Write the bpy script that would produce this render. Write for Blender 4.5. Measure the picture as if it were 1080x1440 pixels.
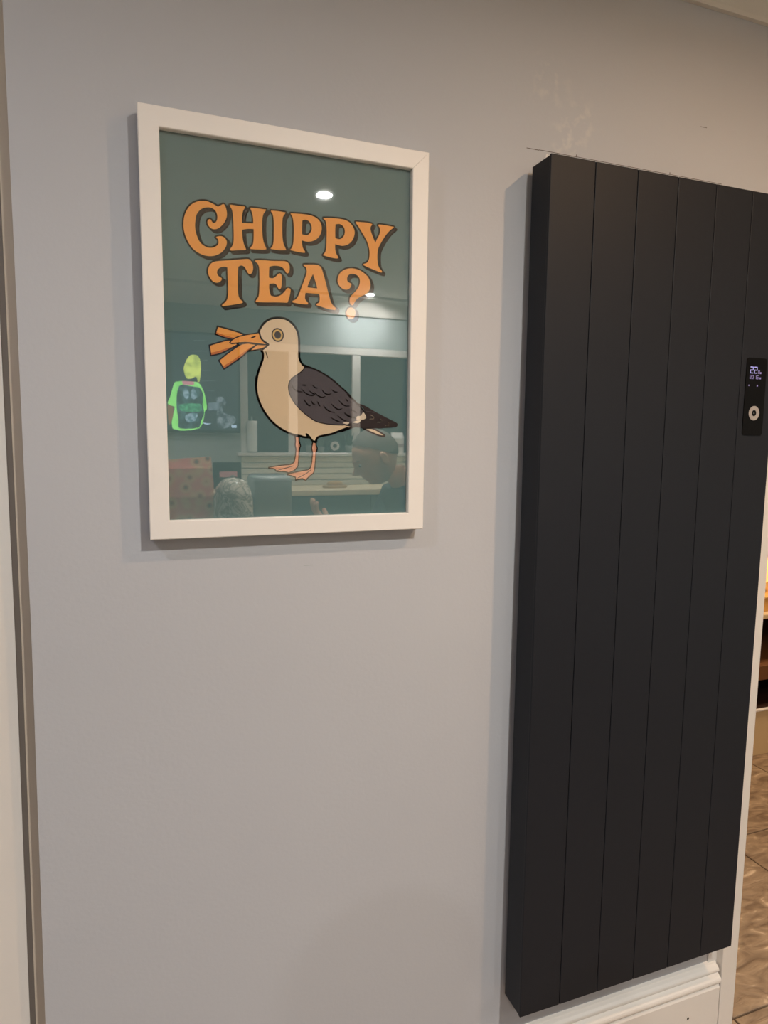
import bpy, bmesh, math, random
from mathutils import Vector, Matrix
from mathutils.geometry import tessellate_polygon
random.seed(7)
for o in list(bpy.data.objects): bpy.data.objects.remove(o)
scn = bpy.context.scene
COL = scn.collection
PI = math.pi

# ------------------------------------------------------------------ camera
cam_d = bpy.data.cameras.new('camera'); cam = bpy.data.objects.new('camera', cam_d); COL.objects.link(cam)
cam_d.sensor_fit = 'AUTO'; cam_d.sensor_width = 36.0; cam_d.lens = 915.361 / 1440 * 36.0
cam_d.clip_start = 0.02
_yaw, _pit, _rol = 0.3515, -0.1122, 0.0098
_f = Vector((math.sin(_yaw)*math.cos(_pit), math.cos(_yaw)*math.cos(_pit), math.sin(_pit)))
_r = Vector((math.cos(_yaw), -math.sin(_yaw), 0)); _u = _r.cross(_f)
_r2 = math.cos(_rol)*_r + math.sin(_rol)*_u; _u2 = -math.sin(_rol)*_r + math.cos(_rol)*_u
_m = Matrix((_r2, _u2, -_f)).transposed().to_4x4(); _m.translation = (-0.0035, -1.0776, 1.4577)
cam.matrix_world = _m
scn.camera = cam

# ------------------------------------------------------------------ world, exposure
w = bpy.data.worlds.new('world'); scn.world = w; w.use_nodes = True
w.node_tree.nodes['Background'].inputs[0].default_value = (0.02, 0.025, 0.035, 1)
w.node_tree.nodes['Background'].inputs[1].default_value = 0.5
scn.view_settings.view_transform = 'Standard'; scn.view_settings.look = 'None'
scn.view_settings.gamma = 1.0; scn.view_settings.use_curve_mapping = False
scn.view_settings.exposure = 0.0

# downlights: x, y, watts, colour
WARM = (1.0, 0.60, 0.30); NEUT = (1.0, 0.98, 0.95); COOL = (0.88, 0.90, 1.0); WHITE = (1.0, 0.97, 0.90)
LAMPS = [(0.695, -1.60, 32, WHITE, 168), (1.449, -3.24, 15, NEUT, 160), (1.20, -0.92, 11, WARM, 168), (-0.80, -0.92, 7, COOL, 168),
         (-0.35, -2.55, 20, NEUT, 125), (2.60, -2.70, 20, NEUT, 125), (-2.0, -2.2, 2, COOL, 115)]  # both neutral lamps on this line are added, unseen fill for the far wall
FILL_STRIP_W = 0.4
HALL_LAMPS = [(2.45, 0.75, 14, (1.0, 0.76, 0.52)), (3.3, 0.55, 14, (1.0, 0.70, 0.42))]
TV_GLOW = 3.6

# ------------------------------------------------------------------ helpers
def srgb(r, g, b):
    def c(v):
        v /= 255.0
        return v/12.92 if v <= 0.04045 else ((v+0.055)/1.055)**2.4
    return (c(r), c(g), c(b), 1)

def mat(name, col, rough=0.6, metal=0.0, bump=0.0, bscale=60.0, var=0.0, vscale=8.0, emit=0.0, spec=0.5, coat=0.0):
    m = bpy.data.materials.new(name); m.use_nodes = True
    nt = m.node_tree; b = nt.nodes['Principled BSDF']
    b.inputs['Base Color'].default_value = col; b.inputs['Roughness'].default_value = rough
    b.inputs['Metallic'].default_value = metal; b.inputs['Specular IOR Level'].default_value = spec
    b.inputs['Coat Weight'].default_value = coat
    tc = nt.nodes.new('ShaderNodeTexCoord')
    if var > 0:
        n = nt.nodes.new('ShaderNodeTexNoise'); n.inputs['Scale'].default_value = vscale; n.inputs['Detail'].default_value = 5
        nt.links.new(tc.outputs['Object'], n.inputs['Vector'])
        mx = nt.nodes.new('ShaderNodeMix'); mx.data_type = 'RGBA'
        mx.inputs[6].default_value = tuple(min(1, c*(1-var)) for c in col[:3]) + (1,)
        mx.inputs[7].default_value = tuple(min(1, c*(1+var)) for c in col[:3]) + (1,)
        nt.links.new(n.outputs[0], mx.inputs[0]); nt.links.new(mx.outputs[2], b.inputs['Base Color'])
    if bump > 0:
        n2 = nt.nodes.new('ShaderNodeTexNoise'); n2.inputs['Scale'].default_value = bscale; n2.inputs['Detail'].default_value = 4
        nt.links.new(tc.outputs['Object'], n2.inputs['Vector'])
        bp = nt.nodes.new('ShaderNodeBump'); bp.inputs['Strength'].default_value = bump; bp.inputs['Distance'].default_value = 0.002
        nt.links.new(n2.outputs[0], bp.inputs['Height']); nt.links.new(bp.outputs[0], b.inputs['Normal'])
    if emit > 0:
        b.inputs['Emission Color'].default_value = col; b.inputs['Emission Strength'].default_value = emit
    return m

def link(name, bm, m, parent=None, smooth=False):
    me = bpy.data.meshes.new(name); bm.to_mesh(me); bm.free()
    if smooth:
        for p in me.polygons: p.use_smooth = True
    for mm in (m if isinstance(m, (list, tuple)) else [m]): me.materials.append(mm)
    o = bpy.data.objects.new(name, me); COL.objects.link(o)
    if parent is not None: o.parent = parent
    return o

def tag(o, label=None, cat=None, group=None, kind=None):
    if label: o['label'] = label
    if cat: o['category'] = cat
    if group: o['group'] = group
    if kind: o['kind'] = kind
    return o

def thing(name, label, cat, loc=(0, 0, 0), rotz=0.0, group=None):
    o = bpy.data.objects.new(name, None); COL.objects.link(o)
    o.location = loc; o.rotation_euler = (0, 0, rotz); o.empty_display_size = 0.05
    return tag(o, label, cat, group)

def add_box(bm, x0, x1, y0, y1, z0, z1, bev=0.0, seg=1):
    t = bmesh.new()
    bmesh.ops.create_cube(t, size=1.0)
    for v in t.verts:
        v.co = Vector((x0+(v.co.x+.5)*(x1-x0), y0+(v.co.y+.5)*(y1-y0), z0+(v.co.z+.5)*(z1-z0)))
    if bev > 0: bmesh.ops.bevel(t, geom=t.edges[:], offset=bev, segments=seg, affect='EDGES', profile=0.5)
    merge(bm, t)

def merge(bm, t):
    mp = {}
    for v in t.verts: mp[v] = bm.verts.new(v.co)
    for f in t.faces:
        try:
            nf = bm.faces.new([mp[v] for v in f.verts]); nf.smooth = f.smooth; nf.material_index = f.material_index
        except ValueError: pass
    t.free()

def box(name, x0, x1, y0, y1, z0, z1, m, parent=None, bev=0.0, seg=1):
    bm = bmesh.new(); add_box(bm, x0, x1, y0, y1, z0, z1, bev, seg); return link(name, bm, m, parent)

def add_lathe(bm, prof, cx=0, cy=0, n=32, sx=1.0, sy=1.0):
    rings = []
    for r, z in prof:
        if r < 1e-6: rings.append([bm.verts.new((cx, cy, z))])
        else: rings.append([bm.verts.new((cx+r*sx*math.cos(2*PI*k/n), cy+r*sy*math.sin(2*PI*k/n), z)) for k in range(n)])
    for a, b in zip(rings[:-1], rings[1:]):
        for k in range(n):
            k2 = (k+1) % n
            vs = [a[k % len(a)], a[k2 % len(a)], b[k2 % len(b)], b[k % len(b)]]
            u = []
            for v in vs:
                if v not in u: u.append(v)
            if len(u) > 2:
                f = bm.faces.new(u); f.smooth = True

def lathe(name, prof, m, parent=None, cx=0, cy=0, n=32, sx=1.0, sy=1.0):
    bm = bmesh.new(); add_lathe(bm, prof, cx, cy, n, sx, sy)
    bmesh.ops.recalc_face_normals(bm, faces=bm.faces[:])
    return link(name, bm, m, parent)

def prism_x(name, prof, x0, x1, m, parent=None):
    """closed (y,z) profile extruded along x"""
    bm = bmesh.new()
    a = [bm.verts.new((x0, y, z)) for y, z in prof]; b = [bm.verts.new((x1, y, z)) for y, z in prof]
    n = len(prof)
    for i in range(n):
        j = (i+1) % n; bm.faces.new((a[i], a[j], b[j], b[i]))
    bm.faces.new(a[::-1]); bm.faces.new(b)
    bmesh.ops.recalc_face_normals(bm, faces=bm.faces[:])
    return link(name, bm, m, parent)

def prism_z(name, prof, z0, z1, m, parent=None):
    """closed (x,y) outline extruded along z"""
    bm = bmesh.new()
    a = [bm.verts.new((x, y, z0)) for x, y in prof]; b = [bm.verts.new((x, y, z1)) for x, y in prof]
    n = len(prof)
    for i in range(n):
        j = (i+1) % n; bm.faces.new((a[i], a[j], b[j], b[i]))
    bm.faces.new(a[::-1]); bm.faces.new(b)
    bmesh.ops.recalc_face_normals(bm, faces=bm.faces[:])
    return link(name, bm, m, parent)

def arc(cx, cy, rx, ry, a0, a1, n):
    return [(cx+rx*math.cos(math.radians(a0+(a1-a0)*i/n)), cy+ry*math.sin(math.radians(a0+(a1-a0)*i/n))) for i in range(n+1)]

def smooth_path(pts, closed=True, sub=5):
    """Catmull-Rom through the points; a third element 1 marks a sharp corner."""
    n = len(pts); P = [Vector((p[0], p[1])) for p in pts]; C = [len(p) > 2 for p in pts]
    out = []
    for i in range(n if closed else n-1):
        a, b = P[i], P[(i+1) % n]
        pm = P[i-1] if (closed or i > 0) else a
        pn = P[(i+2) % n] if (closed or i+2 < n) else b
        ta = (b-a)*0.5 if C[i] else (b-pm)*0.5
        tb = (b-a)*0.5 if C[(i+1) % n] else (pn-a)*0.5
        L = (b-a).length
        for t_ in (ta, tb):
            if t_.length > L: t_ *= L/t_.length
        for k in range(sub):
            t = k/sub
            h00 = 2*t**3-3*t*t+1; h10 = t**3-2*t*t+t; h01 = -2*t**3+3*t*t; h11 = t**3-t*t
            out.append(a*h00+ta*h10+b*h01+tb*h11)
    if not closed: out.append(P[-1].copy())
    return out

def fill(bm, loops, y, s=1e-4):
    """flat filled outline(s) in the x-z plane facing -y"""
    vs = [[Vector((p.x*s, p.y*s, 0)) for p in lp] for lp in loops]
    flat = [v for lp in vs for v in lp]
    tris = tessellate_polygon(vs)
    bv = [bm.verts.new((v.x, y, v.y)) for v in flat]
    for t in tris:
        try:
            f = bm.faces.new([bv[i] for i in t]); f.normal_update()
            if f.normal.y > 0: f.normal_flip()
        except ValueError: pass

def stroke(bm, path, y, wd, closed=True, s=1e-4, taper=False):
    """flat ribbon with round joins along a path (units: 0.1 mm)"""
    n = len(path); segs = n if closed else n-1
    def quad(q):
        f = bm.faces.new([bm.verts.new((p.x*s, y, p.y*s)) for p in q]); f.normal_update()
        if f.normal.y > 0: f.normal_flip()
    def W(i):
        if not taper: return wd/2
        t = i/(n-1); return wd/2*(0.25+0.9*math.sin(PI*min(1, t*0.75+0.12)))
    for i in range(segs):
        a, b = path[i], path[(i+1) % n]; d = b-a
        if d.length < 1e-6: continue
        d.normalize(); nn = Vector((-d.y, d.x)); wa, wb = W(i), W((i+1) % n)
        quad([a+nn*wa, b+nn*wb, b-nn*wb, a-nn*wa])
    for i, p in enumerate(path):
        k = 10; wa = W(i)
        quad([p+Vector((math.cos(2*PI*j/k), math.sin(2*PI*j/k)))*wa for j in range(k)])

def sweep(bm, path, off, y, s=1e-4):
    n = len(path)
    for i in range(n):
        a, b = path[i], path[(i+1) % n]
        q = [a, b, b+off, a+off]
        f = bm.faces.new([bm.verts.new((p.x*s, y, p.y*s)) for p in q]); f.normal_update()
        if f.normal.y > 0: f.normal_flip()

LETTERS = {
 'letter_c': [[[[1113,-1257,1],[1166,-1222],[1197,-1207],[1223,-1240],[1242,-1311],[1239,-1389],[1206,-1471],[1161,-1528],[1107,-1573],[1054,-1592],[1002,-1581],[964,-1542],[952,-1501],[966,-1465],[992,-1451],[1012,-1468],[1026,-1494],[1043,-1500],[1074,-1485],[1097,-1441],[1100,-1389],[1085,-1339],[1051,-1300],[999,-1283],[939,-1289],[878,-1313],[825,-1362],[791,-1426],[778,-1496],[771,-1565],[776,-1641],[796,-1716],[829,-1790],[876,-1836],[936,-1864],[997,-1868],[1058,-1847],[1099,-1812],[1112,-1776],[1104,-1734],[1073,-1705,1],[1114,-1685],[1158,-1680],[1202,-1697],[1230,-1737],[1234,-1780],[1217,-1834],[1172,-1900],[1118,-1945],[1047,-1978],[977,-1992],[890,-1987],[804,-1956],[728,-1903],[670,-1824],[629,-1734],[608,-1643],[606,-1559],[618,-1464],[650,-1375],[698,-1302],[759,-1247],[828,-1213],[897,-1198],[966,-1200],[1027,-1218],[1079,-1241]]]],
 'letter_h': [[[[1288,-1210,1],[1308,-1202],[1405,-1206],[1513,-1202,1],[1520,-1218,1],[1497,-1252],[1480,-1299],[1470,-1361],[1467,-1453,1],[1518,-1447],[1638,-1439,1],[1639,-1367],[1629,-1298],[1611,-1248],[1592,-1216,1],[1612,-1207],[1703,-1206],[1838,-1207,1],[1835,-1225],[1800,-1278],[1783,-1350],[1778,-1456],[1779,-1553],[1786,-1641],[1802,-1710],[1840,-1795,1],[1824,-1806],[1714,-1819],[1590,-1823,1],[1595,-1799],[1628,-1756],[1642,-1684],[1645,-1604],[1644,-1520,1],[1553,-1529],[1470,-1551,1],[1471,-1623],[1480,-1710],[1500,-1778],[1526,-1833,1],[1513,-1847],[1395,-1862],[1297,-1877],[1276,-1862,1],[1311,-1816],[1333,-1761],[1340,-1673],[1340,-1551],[1338,-1447],[1332,-1352],[1320,-1276],[1288,-1223,1]]]],
 'letter_i': [[[[1915,-1213,1],[2025,-1208],[2144,-1213,1],[2135,-1237],[2103,-1290],[2094,-1375],[2092,-1482],[2094,-1589],[2107,-1678],[2153,-1781,1],[2029,-1795],[1901,-1787,1],[1936,-1741],[1954,-1658],[1957,-1551],[1959,-1435],[1955,-1330],[1941,-1261],[1915,-1226,1]]]],
 'letter_p': [[[[2226,-1215,1],[2316,-1209],[2440,-1204],[2545,-1208],[2632,-1231],[2690,-1273],[2724,-1338],[2729,-1401],[2709,-1476],[2661,-1545],[2592,-1592],[2515,-1614],[2448,-1614],[2405,-1605,1],[2407,-1663],[2423,-1725],[2460,-1778,1],[2442,-1793],[2332,-1789],[2214,-1774,1],[2251,-1716],[2268,-1642],[2274,-1534],[2275,-1426],[2268,-1328],[2254,-1267],[2226,-1226,1]],[[2413,-1302,1],[2468,-1284],[2516,-1299],[2554,-1348],[2566,-1410],[2544,-1467],[2506,-1508],[2458,-1520],[2408,-1510,1],[2408,-1401]]],[[[2757,-1223,1],[2856,-1211],[2965,-1205],[3054,-1204],[3134,-1214],[3205,-1247],[3258,-1308],[3281,-1375],[3271,-1450],[3231,-1529],[3166,-1587],[3085,-1617],[3025,-1616],[2953,-1605,1],[2952,-1679],[2966,-1742],[3008,-1807,1],[2986,-1825],[2876,-1820],[2746,-1797,1],[2788,-1742],[2805,-1667],[2809,-1547],[2811,-1419],[2805,-1319],[2788,-1257],[2757,-1236,1]],[[2957,-1299,1],[3015,-1284],[3059,-1294],[3100,-1331],[3115,-1389],[3102,-1450],[3065,-1499],[3015,-1520],[2955,-1508,1],[2953,-1403]]]],
 'letter_y': [[[[3298,-1215,1],[3397,-1211],[3499,-1208],[3585,-1219,1],[3576,-1238],[3553,-1278],[3561,-1334],[3593,-1414],[3640,-1508,1],[3676,-1433],[3712,-1363],[3721,-1301],[3711,-1258],[3682,-1229,1],[3705,-1212],[3830,-1212],[3965,-1221,1],[3946,-1244],[3873,-1308],[3801,-1401],[3739,-1502],[3693,-1592],[3678,-1678],[3679,-1773],[3692,-1857],[3722,-1911],[3764,-1950,1],[3751,-1975],[3628,-1944],[3514,-1912],[3429,-1882,1],[3437,-1868],[3493,-1843],[3529,-1788],[3541,-1702],[3533,-1618],[3501,-1518],[3449,-1430],[3387,-1344],[3336,-1276],[3298,-1232,1]]]],
 'letter_t': [[[[1547,-1976],[1585,-1990],[1617,-2032],[1630,-2093],[1623,-2147],[1601,-2189],[1572,-2201],[1545,-2181],[1518,-2130],[1487,-2093],[1446,-2084],[1403,-2106,1],[1395,-2195],[1393,-2328],[1391,-2461],[1399,-2541],[1421,-2588],[1466,-2625,1],[1453,-2648],[1338,-2678],[1158,-2720,1],[1147,-2703],[1194,-2655],[1231,-2599],[1242,-2509],[1242,-2385],[1239,-2253],[1235,-2130,1],[1195,-2125],[1141,-2139],[1096,-2174],[1080,-2224],[1095,-2266],[1121,-2286],[1153,-2301,1],[1142,-2332],[1111,-2362],[1066,-2374],[1014,-2357],[975,-2312],[950,-2254],[949,-2193],[972,-2129],[1010,-2087],[1072,-2059],[1170,-2040],[1303,-2018],[1438,-1994]]]],
 'letter_e': [[[[1662,-1985,1],[1749,-1972],[1934,-1967],[2122,-1951],[2169,-1964],[2199,-2002],[2206,-2055],[2198,-2106],[2174,-2134],[2149,-2124],[2121,-2082],[2083,-2049],[2027,-2036],[1952,-2039],[1882,-2062,1],[1876,-2150],[1876,-2224,1],[1931,-2231],[1979,-2203],[2016,-2164],[2045,-2146],[2073,-2168],[2080,-2221],[2077,-2294],[2067,-2359],[2043,-2389],[2019,-2372],[1996,-2329],[1959,-2309],[1879,-2321,1],[1878,-2402],[1899,-2495,1],[1957,-2508],[2023,-2497],[2080,-2462],[2128,-2408],[2166,-2362],[2199,-2361],[2218,-2382],[2213,-2428],[2194,-2512],[2165,-2588,1],[2022,-2592],[1788,-2610],[1660,-2612,1],[1672,-2581],[1710,-2524],[1724,-2388],[1727,-2208],[1724,-2101],[1706,-2041],[1662,-1998,1]]]],
 'letter_a': [[[[2431,-1975,1],[2519,-1964],[2623,-1956],[2684,-1964],[2723,-2001],[2745,-2057],[2771,-2136],[2797,-2225],[2824,-2330],[2850,-2419],[2877,-2508],[2912,-2564],[2966,-2608,1],[2953,-2640],[2850,-2635],[2735,-2611],[2641,-2587,1],[2643,-2570],[2683,-2540],[2694,-2490],[2692,-2440],[2683,-2406,1],[2587,-2409],[2462,-2410,1],[2453,-2460],[2453,-2501],[2470,-2532],[2502,-2563,1],[2493,-2586],[2362,-2588],[2249,-2574,1],[2247,-2554],[2302,-2521],[2345,-2460],[2380,-2368],[2423,-2258],[2458,-2165],[2480,-2098],[2480,-2049],[2463,-2010],[2431,-1991,1]],[[2584,-2107,1],[2605,-2168],[2631,-2239],[2654,-2324,1],[2570,-2324],[2490,-2319,1],[2527,-2224]]]],
 'question_mark': [[[[3236,-1955],[3299,-1958],[3378,-1976],[3451,-2014],[3515,-2066],[3552,-2137],[3561,-2195],[3549,-2263],[3509,-2318],[3445,-2364],[3381,-2396],[3325,-2437],[3286,-2492],[3262,-2534],[3242,-2542],[3218,-2530],[3200,-2491],[3202,-2439],[3226,-2393],[3277,-2338],[3332,-2274],[3364,-2213],[3376,-2153],[3367,-2102],[3339,-2068],[3299,-2046],[3244,-2041],[3197,-2055],[3165,-2091],[3155,-2136],[3169,-2171],[3201,-2190],[3225,-2199],[3230,-2224],[3213,-2259],[3178,-2292],[3134,-2303],[3079,-2292],[3032,-2256],[3001,-2208],[2995,-2150],[3015,-2083],[3055,-2028],[3118,-1986],[3180,-1964]]],[[[3222,-2579],[3264,-2590],[3292,-2624],[3299,-2668],[3291,-2717],[3263,-2753],[3223,-2765],[3183,-2757],[3156,-2723],[3147,-2678],[3155,-2631],[3184,-2594]]]],
}
GULL = {
 'body': [[[1705,-3057,1],[1750,-2979],[1802,-2914],[1875,-2864],[1949,-2840],[2022,-2830],[2107,-2834],[2181,-2860],[2255,-2916],[2308,-2985],[2338,-3063],[2350,-3156],[2352,-3260],[2352,-3364],[2354,-3437],[2376,-3498,1],[2414,-3549],[2433,-3556],[2575,-3600],[2697,-3648],[2819,-3712],[2920,-3777],[3034,-3870],[3148,-3963],[3075,-3899],[3178,-3990],[3317,-4131,1],[3446,-4264],[3482,-4396],[3377,-4453],[3284,-4523,1],[3054,-4611],[3173,-4551],[3047,-4596],[2898,-4653],[2763,-4681],[2662,-4710],[2628,-4764,1],[2635,-4783,1],[2590,-4780],[2557,-4759],[2512,-4700],[2468,-4663,1],[2501,-4716,1],[2402,-4707],[2384,-4695],[2253,-4675],[2123,-4623],[2006,-4556],[1900,-4468],[1806,-4355],[1738,-4242],[1687,-4119],[1661,-4006],[1652,-3893],[1660,-3769],[1658,-3855],[1675,-3744],[1705,-3644],[1743,-3543],[1765,-3469],[1766,-3395],[1739,-3353,1],[1853,-3255,1],[1741,-3176],[1711,-3074,1]]],
 'wing': [[[2439,-3583,1],[2575,-3603],[2697,-3651],[2819,-3715],[2932,-3791],[3045,-3880],[3159,-3975],[3304,-4097],[3166,-3999],[3317,-4134],[3434,-4243,1],[3493,-4351],[3447,-4407],[3319,-4470],[3168,-4478,1],[3092,-4503,1],[2932,-4500],[2763,-4483],[2629,-4451],[2507,-4378],[2386,-4285],[2278,-4171],[2208,-4057],[2177,-3953],[2180,-3858],[2226,-3773],[2302,-3717],[2378,-3662],[2422,-3618]]],
 'tail': [[[3317,-4127,1],[3469,-4170],[3658,-4268],[3850,-4357],[3995,-4422],[4062,-4455],[4071,-4491],[4051,-4517],[3996,-4530],[3852,-4540],[3744,-4550],[3636,-4545],[3448,-4551],[3366,-4541],[3307,-4537],[3232,-4529,1],[3122,-4507],[3111,-4485],[3203,-4476],[3319,-4474],[3400,-4419],[3476,-4412],[3502,-4362],[3475,-4286],[3445,-4215]]],
 'tail_patch': [[[3446,-4275,1],[3491,-4340],[3496,-4379],[3447,-4405],[3324,-4410,1],[3335,-4355],[3399,-4342]],[[3255,-4452,1],[3330,-4426],[3409,-4414],[3367,-4461],[3319,-4467]],[[3082,-4472,1],[3156,-4446],[3200,-4467],[3162,-4489]]],
 'undertail': [[[3436,-4546,1],[3542,-4547],[3625,-4554],[3732,-4603],[3835,-4663],[3831,-4678],[3757,-4675],[3637,-4635],[3518,-4586]]],
 'crescents': [[[3581,-4327],[3631,-4354],[3623,-4391],[3564,-4394]],[[3751,-4391],[3778,-4412],[3757,-4442],[3695,-4445]],[[3899,-4441],[3913,-4468],[3893,-4496],[3849,-4497]]],
 'sheen': [[[3487,-4263],[3575,-4272],[3660,-4295]]],
 'chips': [[[1072,-3023,1],[1194,-3047],[1374,-3090],[1483,-3121,1],[1348,-3214,1],[1263,-3207],[1143,-3182],[1035,-3147,1]],[[943,-3319,1],[1082,-3269],[1257,-3221],[1383,-3282,1],[1200,-3391],[1079,-3446],[963,-3476,1]],[[1081,-3542,1],[1236,-3411],[1432,-3273],[1542,-3249,1],[1678,-3265,1],[1566,-3347],[1441,-3463],[1293,-3577],[1159,-3671,1]]],
 'chip_shade': [[[1044,-3111,1],[1156,-3149],[1324,-3187],[1335,-3215,1],[1263,-3207],[1143,-3182],[1035,-3147,1]],[[960,-3432,1],[1080,-3398],[1237,-3339],[1322,-3316,1],[1200,-3391],[1079,-3446],[963,-3476,1]],[[1136,-3633,1],[1294,-3529],[1442,-3414],[1591,-3301,1],[1566,-3347],[1441,-3463],[1293,-3577],[1159,-3671,1]]],
 'beak': [[[1711,-3080,1],[1618,-3101],[1483,-3131],[1373,-3168],[1293,-3215],[1253,-3263,1],[1286,-3273],[1371,-3261],[1481,-3246],[1616,-3247],[1765,-3258],[1850,-3258,1],[1790,-3222],[1741,-3176],[1723,-3128]],[[1850,-3259,1],[1789,-3308],[1714,-3336],[1553,-3376,1],[1615,-3317],[1678,-3265,1],[1765,-3265]]],
 'nostril': [[[1583,-3171],[1617,-3157],[1652,-3142]]],
 'leg': [[[2276,-4697,1],[2347,-4713,1],[2345,-4777],[2366,-4852],[2348,-4906],[2340,-5003],[2334,-5100],[2323,-5187,1],[2267,-5251],[2169,-5296,1],[2103,-5277],[1974,-5272,1],[1926,-5229],[1845,-5225,1],[1840,-5205,1],[1942,-5185],[2072,-5169],[2202,-5154],[2252,-5121],[2274,-5046],[2286,-4949],[2288,-4895],[2277,-4842],[2283,-4777]],[[2573,-4781,1],[2632,-4796,1],[2629,-4840],[2648,-4894],[2629,-4959],[2623,-5057],[2612,-5155],[2600,-5254],[2578,-5308],[2522,-5351],[2477,-5394],[2449,-5427,1],[2399,-5393,1],[2333,-5404],[2283,-5421,1],[2278,-5368,1],[2212,-5343],[2152,-5331,1],[2152,-5306,1],[2256,-5289],[2389,-5263],[2488,-5247],[2528,-5215],[2550,-5133],[2562,-5035],[2567,-4959],[2554,-4894],[2562,-4840]]],
 'toes': [[[2246,-5183],[2115,-5218],[1974,-5257]],[[2544,-5248],[2444,-5318],[2316,-5382]]],
 'thigh': [[[2471,-4663],[2512,-4700],[2551,-4754],[2590,-4788],[2624,-4796]]],
 'throat': [[[1808,-3368],[1828,-3416],[1840,-3467]]],
 'feathers': [[[2226,-3878],[2268,-3939],[2333,-3974],[2399,-3979]],[[2388,-3935],[2453,-3996],[2519,-4026],[2585,-4029],[2607,-4010]],[[2519,-3962],[2574,-3998],[2607,-4013]],[[2596,-3981],[2663,-4032],[2730,-4057],[2786,-4039]],[[2730,-3934],[2774,-3986],[2830,-4005],[2881,-3993]],[[2898,-3928],[2943,-3959],[2994,-3962]],[[2575,-3870],[2619,-3906],[2652,-3905]],[[2399,-3871],[2465,-3869]],[[2431,-4103],[2464,-4155],[2508,-4197],[2541,-4190]],[[2552,-4121],[2574,-4163],[2607,-4173]],[[2652,-4129],[2674,-4171],[2696,-4202]],[[2757,-4195],[2797,-4243],[2864,-4284],[2943,-4299]],[[2892,-4160],[2943,-4212],[3012,-4248],[3074,-4231]],[[3017,-4097],[3068,-4149],[3137,-4186],[3200,-4184]],[[3137,-4071],[3171,-4108]],[[3241,-4243],[3311,-4285]],[[3120,-4300],[3195,-4353],[3311,-4384]],[[3000,-4352],[3080,-4410],[3173,-4447]],[[2876,-4381],[2966,-4429],[3046,-4454]],[[3116,-4305],[3191,-4358],[3318,-4388]],[[3236,-4247],[3329,-4294]]],
 'eye': [[[2005,-3099],[2097,-3093],[2004,-3200]],[[2005,-3099],[2056,-3095],[2005,-3156]]],
}
TVPIC = {
 'shirt': [[(0.187,1.798),(0.211,1.806),(0.235,1.809),(0.327,1.803),(0.355,1.764),(0.371,1.715),(0.38,1.64),(0.367,1.624),(0.33,1.513),(0.166,1.508),(0.181,1.64),(0.141,1.663),(0.156,1.708),(0.172,1.763)]],
 'hair': [[(0.26,1.825),(0.246,1.854),(0.242,1.888),(0.257,1.933),(0.277,1.966),(0.306,1.976),(0.33,1.969),(0.345,1.938),(0.348,1.893),(0.337,1.808),(0.327,1.803),(0.318,1.837),(0.289,1.826)]],
 'arm': [[(0.141,1.659),(0.174,1.64),(0.167,1.575),(0.145,1.53),(0.14,1.604)]],
 'pack': [[(0.21,1.774),(0.239,1.785),(0.287,1.777),(0.336,1.769),(0.357,1.729),(0.353,1.659),(0.362,1.609),(0.341,1.558),(0.326,1.518),(0.209,1.511),(0.203,1.566),(0.195,1.625),(0.194,1.695)]],
 'patch': [[(0.234,1.755),(0.258,1.761),(0.272,1.727),(0.257,1.696),(0.238,1.716)],[(0.287,1.757),(0.306,1.758),(0.32,1.713),(0.286,1.697)],[(0.249,1.597),(0.318,1.608),(0.302,1.558),(0.253,1.552)]],
 'band': [[(0.212,1.66),(0.334,1.669),(0.348,1.639),(0.333,1.619),(0.221,1.621)]],
 'collar': [[(0.23,1.809),(0.303,1.807),(0.302,1.787),(0.235,1.785)]],
 'figure': [[(0.433,1.702),(0.473,1.718),(0.502,1.683),(0.492,1.663),(0.477,1.662),(0.481,1.622),(0.506,1.607),(0.551,1.593),(0.561,1.562),(0.51,1.521),(0.449,1.52),(0.441,1.611),(0.452,1.662)]],
 'case': [[(0.388,1.675),(0.457,1.682),(0.456,1.632),(0.387,1.627)]],
 'light': [[(0.533,1.536),(0.566,1.537),(0.566,1.519),(0.535,1.518)],[(0.334,1.551),(0.405,1.544),(0.38,1.536)]],
 'lines': [[(0.308,2.066),(0.381,2.07),(0.381,2.068),(0.308,2.063)],[(0.353,1.881),(0.407,1.883),(0.407,1.881),(0.353,1.879)],[(0.347,1.815),(0.435,1.819),(0.435,1.817),(0.346,1.813)],[(0.384,1.754),(0.429,1.756),(0.429,1.753),(0.384,1.752)],[(0.359,1.943),(0.388,1.949),(0.388,1.946),(0.359,1.941)],[(0.297,1.998),(0.385,2.004),(0.385,2.001),(0.297,1.996)]],
}

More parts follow.
